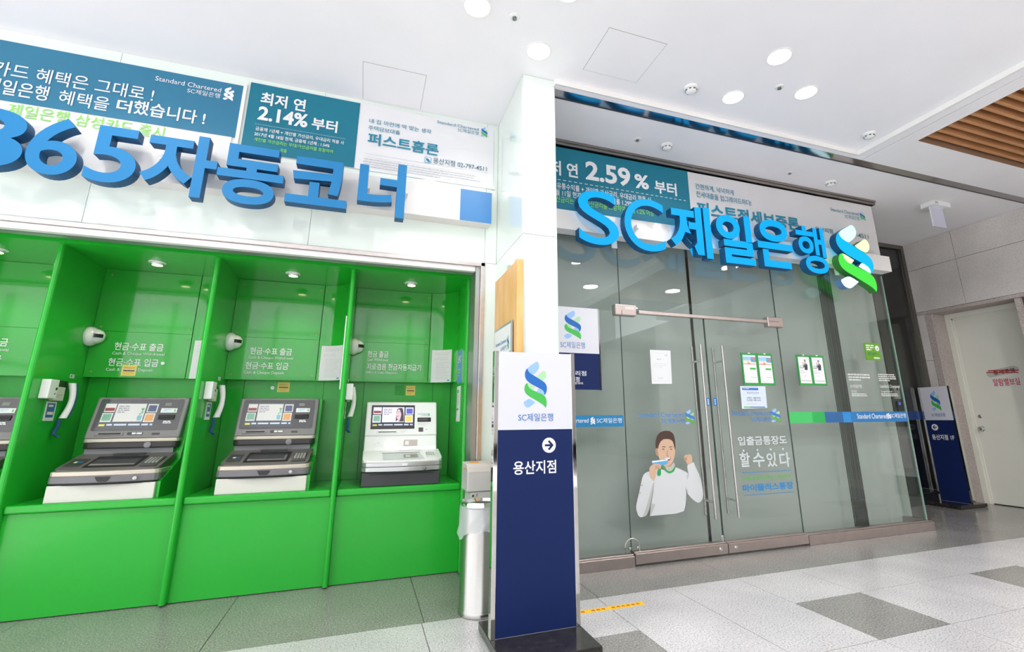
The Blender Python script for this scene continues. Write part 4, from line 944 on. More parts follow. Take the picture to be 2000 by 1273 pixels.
def chain(x, w_, zb, label):
    t = thing('bead_chain', label, 'chain', (x, 4.26, zb), 'bead chains of the roller blinds'); m = MB(); P = []
    z = zb+w_/2
    while z < 3.8: P += [(x-w_/2, z), (x+w_/2, z)]; z += .0125
    for a in range(180, 361, 30): P.append((x+w_/2*math.cos(math.radians(a)), zb+w_/2+w_/2*math.sin(math.radians(a))))
    for a, b in P:
        r = .0034; m.add([(a+r, 4.26, b), (a-r, 4.26, b), (a, 4.26+r, b), (a, 4.26-r, b), (a, 4.26, b+r), (a, 4.26, b-r)],
            [(0, 2, 4), (2, 1, 4), (1, 3, 4), (3, 0, 4), (2, 0, 5), (1, 2, 5), (3, 1, 5), (0, 3, 5)])
    o = m.build('beads', WPLAST, t); o['kind'] = 'stuff'
chain(5.215, .03, .33, 'white bead chain hanging at left of the dark gap between blinds'); chain(5.32, .045, .32, 'white bead chain loop beside the glass fin')
t = thing('entry_phone', 'grey door intercom with blue light on the dark post behind glass corner', 'intercom', (7.36, 5.08, 1.4))
Fi = FY(5.088); plate(Fi, 7.30, 7.42, 1.46, 1.64, mat('intercom_grey', (.42, .42, .40), .4), t, 'unit', 0, .03, bevel=.006); flat(Fi, [arc(7.37, 1.60, .02, 0, 340, 16)], BLACK, t, 'lens', .031)
plate(Fi, 7.33, 7.43, 1.27, 1.43, BLACK, t, 'card_pad', 0, .02, bevel=.004); flat(Fi, [rrect(7.355, 7.405, 1.375, 1.415, .005)], mat('blue_led', (.1, .12, .7), .3, emit=.8), t, 'pad_light', .021)

# ---------------------------------------------------------------- films and papers on the glass
Fg = FY(YG)
# left band
t = thing('film_band', 'blue lettered film band on the fixed pane beside the pier', 'decal', (1.8, YG, 1.15))
plate(Fg, 1.32, 2.245, 1.145, 1.245, mat('band_blue', '1a7bb0', .4), t, 'film', 0, .001)
k = dict(d=.002)
textpx('Standard Chartered', Fg, (1071, 826), (1149, 816.5), PW, t, **k); textpx('SC제일은행', Fg, (1165.5, 826), (1214, 816), PW, t, **k)
a, b = uv(Fg, 1153, 829), uv(Fg, 1162, 814); emblem(Fg, a[0], b[0], a[1], b[1], t, PW, .002)
t = thing('film_band', 'green and blue lettered film band on the panes right of the doors', 'decal', (5.1, YG, 1.15))
xs_ = [uv(Fg, x, 818)[0] for x in (1542, 1587, 1612, 1647, 1662)]+[5.98]; zb_ = (1.155, 1.268)
for a, b, c in zip(xs_, xs_[1:], ('3dbb63', '1fa64f', '1d5c96', '1e84cc', '1a6fae')): rects(Fg, [(a, b, *zb_)], mat('film_'+c, c, .4), t, 'film', .0015)
textpx('Standard Chartered', Fg, (1674.5, 817.5), (1731, 807.5), PW, t, d=.0025, bold=.006); textpx('SC제일은행', Fg, (1740, 816), (1768, 807), PW, t, d=.0025, bold=.006)
a, b = uv(Fg, 1733, 818), uv(Fg, 1738.5, 806.5); emblem(Fg, a[0], b[0], a[1], b[1], t, PW, .0025)
# logos on the doors
for k_, (lb, rt, lb2, rt2, e0, e1, nm) in enumerate((((1247, 814.5), (1335.5, 805.5), (1292, 826.5), (1336, 817), (1339, 829), (1355, 800), 'blue and green bank logo lettering on the left glass door'),
                                     ((1429.5, 811), (1504, 802.5), (1467.5, 823), (1505, 814), (1507, 825), (1522, 797.5), 'blue and green bank logo lettering on the right glass door'))):
    t = thing('glass_logo', nm, 'decal', at(*lb, 1, YG)); tb = mat('film_letter_blue', '3477c0', .5)
    textpx('Standard Chartered', Fg, lb, rt, tb, t, d=.002, bold=.006); textpx('SC제일은행', Fg, lb2, rt2, tb, t, d=.002, bold=.012)
    a, b = uv(Fg, *e0), uv(Fg, *e1); emblem(Fg, a[0], b[0], a[1], b[1], t, dict(pb1=LBLUE, blue=tb, pg1=LGREEN, pg2=LGREEN, pb2=LBLUE, green=mat('film_green', '5fa03c', .5), pb3=LBLUE), .002)
# door slogan
t = thing('slogan_film', 'white and blue slogan lettering on the right glass door', 'decal', at(1440, 960, 1, YG))
fw_ = mat('film_pale', (.55, .60, .62), .5)
textpx('입출금통장도', Fg, (1442, 870), (1535, 850), fw_, t, d=.002, bold=.02)
for ch, x0_, x1_ in (('할', 1446, 1463), ('수', 1472, 1491), ('있', 1499, 1515), ('다', 1524, 1541)):
    textpx(ch, Fg, (x0_, 912), (x1_, 883), fw_, t, d=.002, bold=.02)
for x, y in ((1452, 880), (1479, 878.5), (1505, 877.5), (1529, 876.5)):
    a = uv(Fg, x, y); flat(Fg, [arc(a[0], a[1], .011, 0, 340, 14)], fw_, t, 'accent_dot', .002)
fb_ = mat('film_blue', '1f7fc0', .5); fgn = mat('film_lime', '5fae45', .5)
a, b = uv(Fg, 1449, 924), uv(Fg, 1545, 918.5); flat(Fg, [[(a[0], a[1]), (b[0], a[1]), (b[0], a[1]+.005), (a[0], a[1]+.005)]], fb_, t, 'rule', .002)
textpx('급여통장을 더해주는 신통한통장', Fg, (1450, 938.5), (1544, 926), fgn, t, d=.002, bold=.02)
textpx('마이플러스통장', Fg, (1451, 961), (1548, 940), fb_, t, d=.002, bold=.03)
a, b = uv(Fg, 1453, 968), uv(Fg, 1549, 961); rects(Fg, [(a[0], b[0], a[1], a[1]+.005)], fb_, t, 'rule', .002); greek(Fg, a[0], b[0], a[1]-.045, a[1]-.012, 3, mat('film_dim', (.35, .38, .38), .5), t, d=.002, word=.02, fill=.25)
# man decal
t = thing('poster_figure', 'cut-out film of a smiling man in white biting a card, on left glass door', 'decal', at(1300, 1000, 1, YG))
def zp(L): return [uv(Fg, 1220+x/5.789, 810+y/5.789) for x, y in L]
def dec(L, m, nm, d):
    for q in L: flat(Fg, [chaikin(zp(q))], m, t, nm, d)
shirt = mat('film_shirt', (.60, .62, .64), .6); shade = mat('film_shirt_shade', (.44, .46, .46), .6); skin = mat('film_skin', (.60, .40, .28), .6); skin2 = mat('film_skin_shade', (.42, .25, .16), .6); hairm = mat('film_hair', (.06, .028, .02), .6); collar = mat('film_collar', (.45, .45, .40), .6); grn = mat('film_ribbon', '1c9e55', .5)
dec([[(205,685),(240,650),(290,635),(400,610),(470,630),(575,590),(650,625),(705,650),(720,690),(700,780),(688,830),(695,900),(690,1010),(665,1108),(285,1143),(300,1000),(330,820),(330,750),(300,740)]], shirt, 'shirt', .0015)
dec([[(205,685),(185,760),(165,870),(135,990),(125,1060),(160,1158),(235,1150),(270,1090),(300,960),(330,800),(335,750),(300,720),(280,690),(275,640)], [(705,565),(780,535),(800,590),(850,690),(880,820),(890,920),(865,975),(830,998),(770,960),(710,890),(690,830),(700,700),(715,660),(710,620)]], shirt, 'sleeve', .0018)
dec([[(230,1150),(270,1090),(300,960),(330,800),(335,750),(312,790),(285,900),(240,1060),(200,1154)], [(690,825),(700,870),(712,890),(722,870),(705,840)], [(700,690),(715,660),(712,620),(722,640),(722,700),(705,740)], [(290,1010),(300,1000),(345,1010),(330,1060),(290,1140)]], shade, 'shirt_fold', .0021)
dec([[(670,470),(690,450),(750,445),(760,470),(765,540),(710,565),(695,525),(670,515)]], skin, 'fist', .0022)
dec([[(668,500),(682,478),(700,482),(706,505),(690,522),(672,516)], [(700,452),(706,452),(708,480),(702,480)], [(724,450),(729,450),(731,476),(726,476)]], skin2, 'finger_shade', .0024)
dec([[(440,560),(530,540),(545,570),(500,640),(455,620)]], skin2, 'neck', .0020)
dec([[(460,585),(510,590),(555,535),(568,575),(545,625),(500,648),(470,620)]], collar, 'collar', .0023)
dec([[(345,385),(362,370),(380,400),(382,462),(360,462),(346,425)]], skin2, 'ear', .0023)
dec([[(368,380),(375,330),(430,278),(520,272),(560,340),(572,400),(565,460),(548,520),(520,560),(480,588),(440,575),(400,520),(383,470)]], skin, 'face', .0025)
dec([[(350,385),(346,300),(365,235),(400,195),(450,178),(510,182),(550,215),(566,270),(574,340),(570,405),(556,350),(545,300),(510,275),(440,270),(405,300),(384,345),(374,388),(364,372)]], hairm, 'hair', .0028)
dec([[(412,368),(430,354),(460,358),(460,366),(430,363)], [(500,362),(530,354),(552,362),(530,362),(502,370)]], hairm, 'eyebrow', .0029)
dec([[(416,388),(432,381),(454,387),(434,394)], [(506,388),(524,382),(542,388),(524,394)]], hairm, 'eye', .0029)
dec([[(470,462),(480,400),(488,400),(482,455),(500,468),(485,475)]], skin2, 'nose', .0029)
dec([[(434,490),(470,486),(520,478),(518,500),(500,520),(470,512),(445,502)]], mat('film_mouth', (.25, .06, .05), .6), 'mouth', .0029)
dec([[(440,491),(470,488),(515,481),(512,495),(480,503),(450,499)]], PW, 'teeth', .0031)
dec([[(308,540),(485,513),(487,555),(420,572),(345,566),(312,560)]], mat('film_card', '5aa5d6', .5), 'card', .0033)
dec([[(308,522),(483,503),(485,514),(309,540)]], PW, 'card_edge', .0034)
dec([[(275,600),(300,570),(340,550),(400,558),(414,580),(405,590),(412,600),(400,615),(380,600),(360,625),(345,690),(330,745),(310,735),(283,690)]], skin, 'hand', .0036)
dec([[(340,580),(372,572),(398,585),(370,582),(345,590)], [(345,600),(370,590),(388,600),(368,602),(348,612)], [(355,625),(348,660),(340,700),(333,740),(345,692)]], skin2, 'finger_shade', .0038)
dec([[(415,577),(432,577),(465,615),(497,640),(530,633),(555,600),(568,572),(570,610),(550,645),(505,664),(470,645),(435,607)], [(368,625),(408,600),(410,680),(388,692),(362,680)]], grn, 'ribbon', .0035)
dec([[(180,792),(200,785),(202,800),(190,805)], [(165,880),(175,870),(180,890),(168,892)]], mat('film_mark', (.45, .30, .35), .5), 'sleeve_mark', .0025)

# papers
def sheet(pts, label, nm='notice_sheet', m=PAPER):
    t = thing(nm, label, 'notice', at(*pts[0], 1, YG)); q = [uv(Fg, *p) for p in pts]
    b = MB(); n = 4
    b.add([Fg.p(u, v, d) for d in (.001, .0035) for u, v in q], [(3, 2, 1, 0), (4, 5, 6, 7), (0, 1, 5, 4), (1, 2, 6, 5), (2, 3, 7, 6), (3, 0, 4, 7)]); b.build('sheet', m, t); return t, q
t, q = sheet([(1273, 749.5), (1312, 749.5), (1309, 684.5), (1269, 683)], 'white paper notice taped to the left glass door')
u0_, u1_, v0_, v1_ = q[0][0]+.02, q[1][0]-.025, q[0][1]+.03, q[3][1]-.03
rects(Fg, [(u0_, u1_, v1_, v1_+.002), (u0_, u1_, v0_, v0_+.002), (u0_, u0_+.002, v0_, v1_), (u1_, u1_+.002, v0_, v1_)], PLG, t, 'border_line', .004)
greek(Fg, u0_+.05, u1_-.05, v1_-.07, v1_-.055, 1, PG, t, d=.004); greek(Fg, u0_+.01, u1_-.005, v1_-.15, v1_-.10, 3, PLG, t, d=.004, fill=.25); greek(Fg, u0_+.05, u1_-.04, v0_+.02, v0_+.028, 1, PG, t, d=.004)
flat(Fg, [[(u1_-.045, v1_-.018), (u1_-.01, v1_-.022), (u1_-.01, v1_-.012)]], PG, t, 'stamp', .004)
FRG = mat('frame_green', '1f8f3f', .35, coat=.3)
def leaflet_frame(x0, x1, z0, z1, label, man):
    t = thing('leaflet_holder', label, 'frame', ((x0+x1)/2, YG, z0), 'green leaflet frames on the glass')
    m = MB(); e = .014
    for a, b, c, d in ((x0, x0+e, z0, z1), (x1-e, x1, z0, z1), (x0+e, x1-e, z0, z0+.022), (x0+e, x1-e, z1-.02, z1)): m.box(a, b, YG-.012, YG, c, d)
    m.build('frame', FRG, t); u0, u1, v0, v1 = x0+e, x1-e, z0+.022, z1-.02; W = u1-u0; H = v1-v0
    plate(Fg, u0, u1, v0, v1, PW, t, 'leaflet', .001, .006); xm = (x0+x1)/2; plate(Fg, xm-.012, xm+.012, z1-.008, z1+.003, WPLAST, t, 'clip', .006, .014)
    R = lambda a, b, c, d_: (u0+a*W, u0+b*W, v0+c*H, v0+d_*H); D = .0075
    if not man:
        rects(Fg, [R(0, 1, .80, .94)], mat('leaf_sky', '9cc3dd', .5), t, 'print', D); rects(Fg, [R(.62, 1, .75, .92)], mat('leaf_blue', '3f9fd0', .5), t, 'print', D+.0002); rects(Fg, [R(0, 1, .66, .80)], mat('leaf_cream', (.72, .70, .60), .5), t, 'print', D)
        flat(Fg, [[(u0+a*W, v0+b*H) for a, b in q_] for q_ in ([(.0, .665), (1, .66), (1, .672), (.1, .69)], [(.37, .67), (.40, .80), (.44, .72), (.55, .715), (.5, .675)], [(.68, .89), (.98, .89), (.97, .84), (.85, .78)])], mat('leaf_coral', 'd4776a', .5), t, 'print', D+.0004)
        rects(Fg, [R(.48, .92, .48, .54)], EGREEN, t, 'print', D); rects(Fg, [R(.48, .92, .46, .48), R(.48, .92, .19, .22)], PLG, t, 'print', D)
        greek(Fg, u0+.05*W, u0+.45*W, v0+.84*H, v0+.92*H, 3, LBLUE, t, d=D+.0005, word=.015); greek(Fg, u0+.08*W, u0+.95*W, v0+.03*H, v0+.08*H, 2, PLG, t, d=D, word=.02); greek(Fg, u0+.08*W, u0+.35*W, v0+.14*H, v0+.28*H, 3, PLG, t, d=D, word=.02, fill=.2)
    else:
        suit = mat('leaf_suit', (.03, .035, .06), .5)
        rects(Fg, [R(.1, .95, .895, .90)], LBLUE, t, 'print', D)
        P_ = lambda L: [(u0+a*W, v0+b*H) for a, b in L]
        flat(Fg, [P_([(.5, .50), (.74, .50), (.78, .68), (.72, .74), (.60, .76), (.52, .74), (.48, .68), (.42, .60), (.44, .72), (.40, .72), (.38, .62), (.43, .57), (.51, .64)])], suit, t, 'print_suit', D)
        flat(Fg, [P_([(.55, .76), (.64, .76), (.66, .84), (.60, .87), (.53, .84)]), P_([(.40, .73), (.44, .73), (.46, .79), (.41, .81), (.38, .77)])], mat('leaf_skin', (.55, .36, .28), .5), t, 'print_skin', D+.0003)
        flat(Fg, [P_([(.53, .83), (.56, .89), (.63, .89), (.67, .84), (.65, .80), (.63, .85), (.57, .85)])], PB, t, 'print_hair', D+.0005)
        flat(Fg, [P_([(.57, .75), (.63, .75), (.60, .66)])], PW, t, 'print_shirt', D+.0004)
        greek(Fg, u0+.1*W, u0+.4*W, v0+.61*H, v0+.66*H, 2, PG, t, d=D, word=.02); rects(Fg, [R(.1, .2, .565, .59), R(.24, .36, .565, .59)], mat('leaf_maroon', (.22, .05, .07), .5), t, 'print', D)
        greek(Fg, u0+.1*W, u0+.5*W, v0+.46*H, v0+.48*H, 1, TXTBLUE, t, d=D, word=.02); greek(Fg, u0+.1*W, u0+.75*W, v0+.36*H, v0+.43*H, 2, PLG, t, d=D, word=.02)
        rects(Fg, [R(.25, .29, .25, .30), R(.42, .50, .25, .30), R(.08, .92, .08, .12)], PLG, t, 'print', D)
def fz(p): return uv(Fg, *p)
a = fz((1422.5, 688)); b = fz((1459, 690)); c = fz((1500, 752)); zt, zb2 = fz((1440, 688.5))[1], fz((1450, 751.5))[1]
xm = fz((1461, 690))[0]; xr_ = fz((1501, 750))[0]
leaflet_frame(3.655, 3.858, zb2, zt, 'green leaflet frame with seaside picture on right door, left of its pair', False)
leaflet_frame(3.860, 4.063, zb2, zt, 'green leaflet frame with seaside picture on right door, right of its pair', False)
zt, zb2 = fz((1565, 693))[1], fz((1570, 752.5))[1]
leaflet_frame(4.405, 4.600, zb2, zt, 'green leaflet frame with man in suit right of the doors, left of its pair', True)
leaflet_frame(4.602, 4.797, zb2, zt, 'green leaflet frame with man in suit right of the doors, beside the dark gap', True)
t, q = sheet([(1449, 798), (1498, 796.5), (1494, 754), (1445, 754)], 'pale blue opening hours sheet under leaflet frames on right door', m=mat('hours_paper', (.62, .70, .78), .5))
u0_, u1_, v0_, v1_ = q[0][0], q[1][0], q[0][1], q[3][1]; W, H = u1_-u0_, v1_-v0_
rects(Fg, [(u0_+.08*W, u0_+.72*W, v0_+.83*H, v0_+.93*H)], mat('hours_blue', '2f6cc0', .5), t, 'title_bar', .005); greek(Fg, u0_+.12*W, u0_+.5*W, v0_+.86*H, v0_+.90*H, 1, PW, t, d=.006)
text('영업시간 안내', Fg, u0_+.25*W, u0_+.72*W, v0_+.66*H, v0_+.76*H, mat('hours_ink', (.22, .27, .42), .5), t, d=.005)
text('OPEN : AM 09:00', Fg, u0_+.22*W, u0_+.77*W, v0_+.44*H, v0_+.52*H, mat('hours_ink', (.22, .27, .42), .5), t, d=.005, bold=.01); text('CLOSE : PM 16:00', Fg, u0_+.22*W, u0_+.77*W, v0_+.34*H, v0_+.42*H, mat('hours_ink', (.22, .27, .42), .5), t, d=.005, bold=.01)
greek(Fg, u0_+.2*W, u0_+.82*W, v0_+.17*H, v0_+.23*H, 1, PLG, t, d=.005, word=.03)
rects(Fg, [(u0_+.07*W, u0_+.33*W, v0_+.05*H, v0_+.09*H)], EGREEN, t, 'foot_bar', .005); rects(Fg, [(u0_+.33*W, u0_+.92*W, v0_+.05*H, v0_+.09*H)], mat('hours_blue', '2f6cc0', .5), t, 'foot_bar', .005)
# green accessibility sign
t = thing('green_sign', 'small green sign with white round symbol on the last glass pane', 'sign', at(1700, 704, 1, YG)); q = [fz(p) for p in ((1695, 703), (1727, 703.5), (1720, 671), (1688, 669))]
u0_, u1_, v0_, v1_ = 5.475, 5.715, q[0][1], q[3][1]; W, H = u1_-u0_, v1_-v0_
m = MB(); m.prism(rrect(u0_, u1_, v0_, v1_, .018), 1, YG-.008, YG); m.build('plate', mat('sign_leaf', '5f9a1a', .4), t)
flat(Fg, [arc(u0_+.83*W, v0_+.70*H, .033, 0, 345, 20)], PW, t, 'symbol', .009); flat(Fg, [[(u0_+.78*W, v0_+.66*H), (u0_+.88*W, v0_+.76*H), (u0_+.86*W, v0_+.62*H)]], mat('sign_leaf', '5f9a1a', .4), t, 'symbol', .010)
greek(Fg, u0_+.08*W, u0_+.68*W, v0_+.52*H, v0_+.88*H, 3, PW, t, d=.009, word=.04, fill=.6); greek(Fg, u0_+.12*W, u0_+.9*W, v0_+.22*H, v0_+.42*H, 2, mat('sign_teal', (.02, .16, .14), .4), t, d=.009, word=.04); rects(Fg, [(u0_+.5*W, u0_+.9*W, v0_+.1*H, v0_+.17*H)], PW, t, 'white_strip', .009)
# hours lettering on the last pane
t = thing('glass_lettering', 'small white information lettering on the last glass pane', 'decal', at(1660, 775, 1, YG))
fp = mat('film_pale2', (.62, .63, .62), .5)
def gk(lb, rt, n, seed, **k): a, b = uv(Fg, *lb), uv(Fg, *rt); greek(Fg, a[0], b[0], a[1], b[1], n, fp, t, d=.002, seed=seed, **k)
gk((1658, 745), (1702, 731), 3, 3, word=.03, fill=.55, last=.5); gk((1717, 745.5), (1749, 731), 4, 4, word=.03, fill=.55, last=.6)
textpx('SC제일은행', Fg, (1661, 757), (1682, 751), fp, t, d=.002, bold=.01); textpx('Standard Chartered', Fg, (1719, 757), (1756, 751.5), fp, t, d=.002, bold=.004)
textpx('용산지점', Fg, (1663, 766.5), (1672, 762), fp, t, d=.002, bold=.01); textpx('Yongsan Branch', Fg, (1721, 767), (1742, 762.5), fp, t, d=.002, bold=.006)
gk((1664, 775), (1693, 768.5), 2, 5, word=.02, fill=.55, last=1); gk((1722, 775), (1753, 768.5), 2, 6, word=.02, fill=.55, last=1)

# banner over the shopfront
F = FY(4.035)
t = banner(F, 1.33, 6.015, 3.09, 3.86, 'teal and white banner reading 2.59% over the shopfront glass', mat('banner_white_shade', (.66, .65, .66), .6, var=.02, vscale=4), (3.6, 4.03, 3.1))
tx = uv(F, 1346, 388)[0]
rects(F, [(1.335, tx, 3.155, 3.86)], TEAL, t, 'teal_field', .0095)
hl('최저 연', (1047, 336), (1128, 350), .16, PW, t, .026, fr=F); hl('2.59', (1143, 352), (1231, 367), .215, PW, t, .03, fr=F); hl('%', (1239, 367.5), (1266.7, 372), .165, PW, t, .03, fr=F); hl('부터', (1278, 377), (1321, 384.5), .148, PW, t, .026, fr=F)
a, b = uv(F, 1088, 350), uv(F, 1342.5, 395); n = 26
rects(F, [(a[0]+(b[0]-a[0])*k/n, a[0]+(b[0]-a[0])*(k+.55)/n, (a[1]+b[1])/2-.003, (a[1]+b[1])/2+.003) for k in range(n)], PW, t, 'dashed_rule', .0135)
hl('유통수익률 + 개인별 가산금리, 우대금리 적용 시', (1087, 370.5), (1270, 397.5), .070, PW, t, .008, fr=F); hl('월 11일 현재, 금융채 유통수익률 1.29%', (1084, 386), (1234, 402), .068, PW, t, .008, fr=F)
hl('산금리는 우대/가산금리를 포함하여 최대 1.2% 이상', (1085, 396.5), (1276, 422), .066, BLGREEN, t, .004, fr=F)
hl('간편하게, 넉넉하게', (1357.5, 371), (1432, 382.5), .072, TEALT, t, .004, fr=F); hl('전세대출을 업그레이드하다!', (1359, 386), (1466, 402.5), .072, TEALT, t, .004, fr=F); hl('퍼스트전세보증론', (1361, 421), (1561, 452), .165, TEALT, t, .028, fr=F)
hl('Standard Chartered', (1621, 412), (1675.4, 422.5), .045, TEALT, t, fr=F); hl('SC제일은행', (1649, 427), (1677, 431), .052, TEALT, t, fr=F)
emblem(F, uv(F, 1678, 425)[0], uv(F, 1688, 425)[0], uv(F, 1683, 431)[1], uv(F, 1683, 415)[1], t, d=.0135)
hl('용산지점', (1591, 452), (1626, 457.5), .062, mat('print_slate', (.06, .16, .22), .5), t, .01, fr=F); hl('02-797-4511', (1640, 459), (1695, 467), .058, mat('print_slate', (.06, .16, .22), .5), t, .008, fr=F)
greek(F, 4.0, 5.93, 3.15, 3.27, 4, PLG, t, d=.0135, word=.03, fill=.3)

# ================================================================== HANGING SIGN, KIOSKS
def pill_sign():
    Fp = FY(3.97); L = lambda x, y: uv(Fp, x, y); r_ = L(1167, 602); x1 = r_[0]; x0 = x1-.53; z1 = 2.205; z0 = 1.465; zs = L(1130, 689.5)[1]
    t = thing('hanging_sign', 'white and navy bank sign panel fixed in front of the glass beside the pier', 'sign', ((x0+x1)/2, 3.98, z0))
    box('body', SIGNW, t, x0, x1, 3.972, 4.03, z0, z1); plate(Fp, x0, x1, zs, z1, SIGNW, t, 'white_face', -.002, .001); plate(Fp, x0, x1, z0, zs, NAVY, t, 'navy_face', -.002, .001)
    box('steel_edge', MIRROR, t, x1, x1+.012, 3.965, 4.03, z0-.005, z1+.003); box('steel_edge', MIRROR, t, x0-.012, x0, 3.965, 4.03, z0-.005, z1+.003)
    a, b = L(1101.7, 661.5), L(1134, 607.5); emblem(Fp, a[0], b[0], a[1], b[1], t, d=.002)
    textpx('SC제일은행', Fp, (1094.5, 678.7), (1142, 668.5), TXTBLUE, t, d=.002); textpx('대리점', Fp, (1112, 733), (1144.6, 724.5), PW, t, d=.002, bold=.01); textpx('용산지점', Fp, (1098, 745), (1131.5, 736), PW, t, d=.002, bold=.01)
    textpx('STANDARD CHARTERED BANK.', Fp, (1085, 749.5), (1139.7, 746.2), PW, t, d=.002)
pill_sign()
def kiosk(org, ang, W, label, right):
    """free standing sign; local x across the panel, local y into depth, panel front at y=0"""
    X = Matrix.Translation(org) @ Matrix.Rotation(ang, 4, 'Z'); t = thing('kiosk_sign', label, 'sign', org)
    Z0, Z1, ZSP = .052, 1.63, 1.155; h = W/2
    MB(X).box(-h-.003, h+.003, -.275, .28, .004, .05).build('base_slab', BASEBK, t, bevel=.003)
    m = MB(X)
    for a in (-h+.06, h-.06):
        for b in (-.2, .2): m.lathe((a, b, 0), [(.018, .0), (.018, .006)], 12)
    m.build('foot', PB, t)
    for a, b in ((-h, -h+.027), (h-.027, h)): MB(X).box(a, b, 0, .05, Z0-.002, Z1+.004).build('steel_post', MIRROR, t, bevel=.002)
    MB(X).box(-h+.027, h-.027, .004, .046, Z0-.002, Z1).build('panel_core', WHITE, t)
    R3 = X.to_3x3(); Fk = Fr(X @ Vector((-h, .004, 0)), R3 @ Vector((1, 0, 0)), (0, 0, 1)); s = W/.54
    wfc = plate(Fk, .027, W-.027, ZSP, Z1, SIGNW, t, 'white_face', 0, .002); nfc = plate(Fk, .027, W-.027, Z0, ZSP, NAVY, t, 'navy_face', 0, .002)
    emblem(Fk, .19*s, .345*s, 1.285, 1.575, wfc, d=.0035)
    text('SC제일은행', Fk, .155*s, .385*s, 1.205, 1.252, TXTBLUE, wfc, d=.0035, bold=.004)
    cx_, cz = (.355*s, 1.06) if right else (.17*s, 1.055); flat(Fk, [arc(cx_, cz, .045, 0, 350, 32)], PW, nfc, 'arrow_disc', .0035)
    sg = 1 if right else -1
    flat(Fk, [[(cx_-sg*.028, cz-.006), (cx_+sg*.012, cz-.006), (cx_+sg*.012, cz+.006), (cx_-sg*.028, cz+.006)], [(cx_+sg*.030, cz), (cx_+sg*.002, cz+.030), (cx_-sg*.008, cz+.022), (cx_+sg*.014, cz), (cx_-sg*.008, cz-.022), (cx_+sg*.002, cz-.030)]], NAVY, nfc, 'arrow', .0045)
    if right: text('용산지점', Fk, .125*s, .40*s, .895, .973, PW, nfc, d=.0035, bold=.016)
    else: text('용산지점 1F', Fk, .09*s, .455*s, .88, .955, PW, nfc, d=.0035, bold=.02)
    return t
kiosk((1.0165, 2.943, 0), 0, .54, 'tall free-standing navy and white bank sign in front of the pier, arrow pointing right', True)
kiosk((7.865, 4.88, 0), -math.pi/2, .43, 'distant free-standing navy and white bank sign beside the grey door, arrow pointing left', False)

# ================================================================== BIN, DISPENSER, TAPE
bc = (.825, 3.515); br = .150
t = thing('waste_bin', 'cylindrical stainless steel waste bin with clear bag behind the big kiosk sign', 'bin', (*bc, 0))
MB().lathe((*bc, 0), [(br-.004, .0), (br, .004), (br, .028), (br-.002, .032), (br-.004, .036), (br-.004, .64), (br-.01, .645)], 48, 2).build('body', mat('bin_steel', (.50, .48, .46), .22, metal=1), t, smooth=True)
MB().lathe((*bc, 0), [(br-.035, .655), (br-.025, .675), (br-.004, .682), (br, .676), (br+.001, .65), (br-.006, .648)], 48, 2, cap=False).build('rim', CHROME, t, smooth=True)
MB().lathe((*bc, 0), [(0, .60), (br-.03, .61), (br-.025, .665)], 32, 2, cap=False).build('inner_liner', mat('bag_inner', (.25, .26, .27), .3), t, smooth=True)
m = MB(); vs = []; n = 72; rows = 14; rnd = random.Random(3)
for j in range(rows+1):
    z = .655-.17*j/rows
    for i in range(n):
        a = 2*math.pi*i/n; dz = .025*math.sin(a*3+1)+.01*math.sin(a*7); f = j/rows
        r = br+.006+.008*f*(1+math.sin(a*9+j*.4)*.5)+.004*math.sin(a*17+j)*f
        vs.append((bc[0]+r*math.cos(a), bc[1]+r*math.sin(a), z+dz*f))
m.add(vs, [(j*n+i, j*n+(i+1) % n, (j+1)*n+(i+1) % n, (j+1)*n+i) for j in range(rows) for i in range(n)])
bag = bpy.data.materials.new('clear_bag'); bag.use_nodes = True; nt = bag.node_tree; b_ = nt.nodes['Principled BSDF']; b_.inputs['Base Color'].default_value = (.85, .88, .92, 1); b_.inputs['Roughness'].default_value = .25; b_.inputs['Alpha'].default_value = .42
m.build('bin_bag', bag, t, smooth=True)
t = thing('dispenser_machine', 'light grey plastic dispenser machine behind the waste bin', 'dispenser', (.84, 3.86, 0))
DG = mat('dispenser_grey', (.52, .51, .50), .4)
prof = [(3.76, .70), (3.76, .84), (3.775, .875), (3.81, .895), (3.98, .90), (3.98, .70)]
MB().prism(prof, 0, .762, .99).build('head', DG, t, bevel=.008, seg=3)
box('body', DG, t, .79, .985, 3.765, 3.98, .045, .698, bevel=.006)
box('window', mat('dispenser_dark', (.02, .05, .03), .3), t, .80, .815, 3.762, 3.766, .66, .68); box('top_label', mat('label_orange', 'e8a33a', .5), t, .80, .86, 3.84, 3.88, .897, .902)
box('joint', SLOT, t, .835, .838, 3.763, 3.766, .3, .69)
Fd_ = FXm(.762); rects(Fd_, [(-3.93, -3.80, .855, .865)], mat('label_orange', 'e8a33a', .5), t, 'side_label', .002); greek(Fd_, -3.93, -3.80, .80, .85, 3, PLG, t, d=.002)
m = MB()
for a, b in ((.80, 3.80), (.80, 3.95), (.96, 3.80), (.96, 3.95)): m.tube([(a-.012, b, .022), (a+.012, b, .022)], .022, 14); 
m.build('caster', PB, t, smooth=True)
box('caster_plate', SLOT, t, .79, .975, 3.785, 3.965, .040, .046)
t = thing('floor_tape', 'yellow warning tape with dark red print on the floor right of the big sign', 'tape', (1.62, 3.26, 0))
box('tape', mat('tape_yellow', 'f0b90c', .4), t, 1.30, 1.893, 3.236, 3.288, .0002, .0012)
rects(FZ, [(1.32+.037*k+dx, 1.32+.037*k+dx+w_, 3.248+dy, 3.248+dy+h_) for k in range(15) if k not in (4, 8) for dx, dy, w_, h_ in ((0, .005, .010, .016), (.013, 0, .008, .024), (.003, .020, .02, .004))], mat('tape_red_print', (.35, .05, .01), .5), t, 'print_marks', .0016)

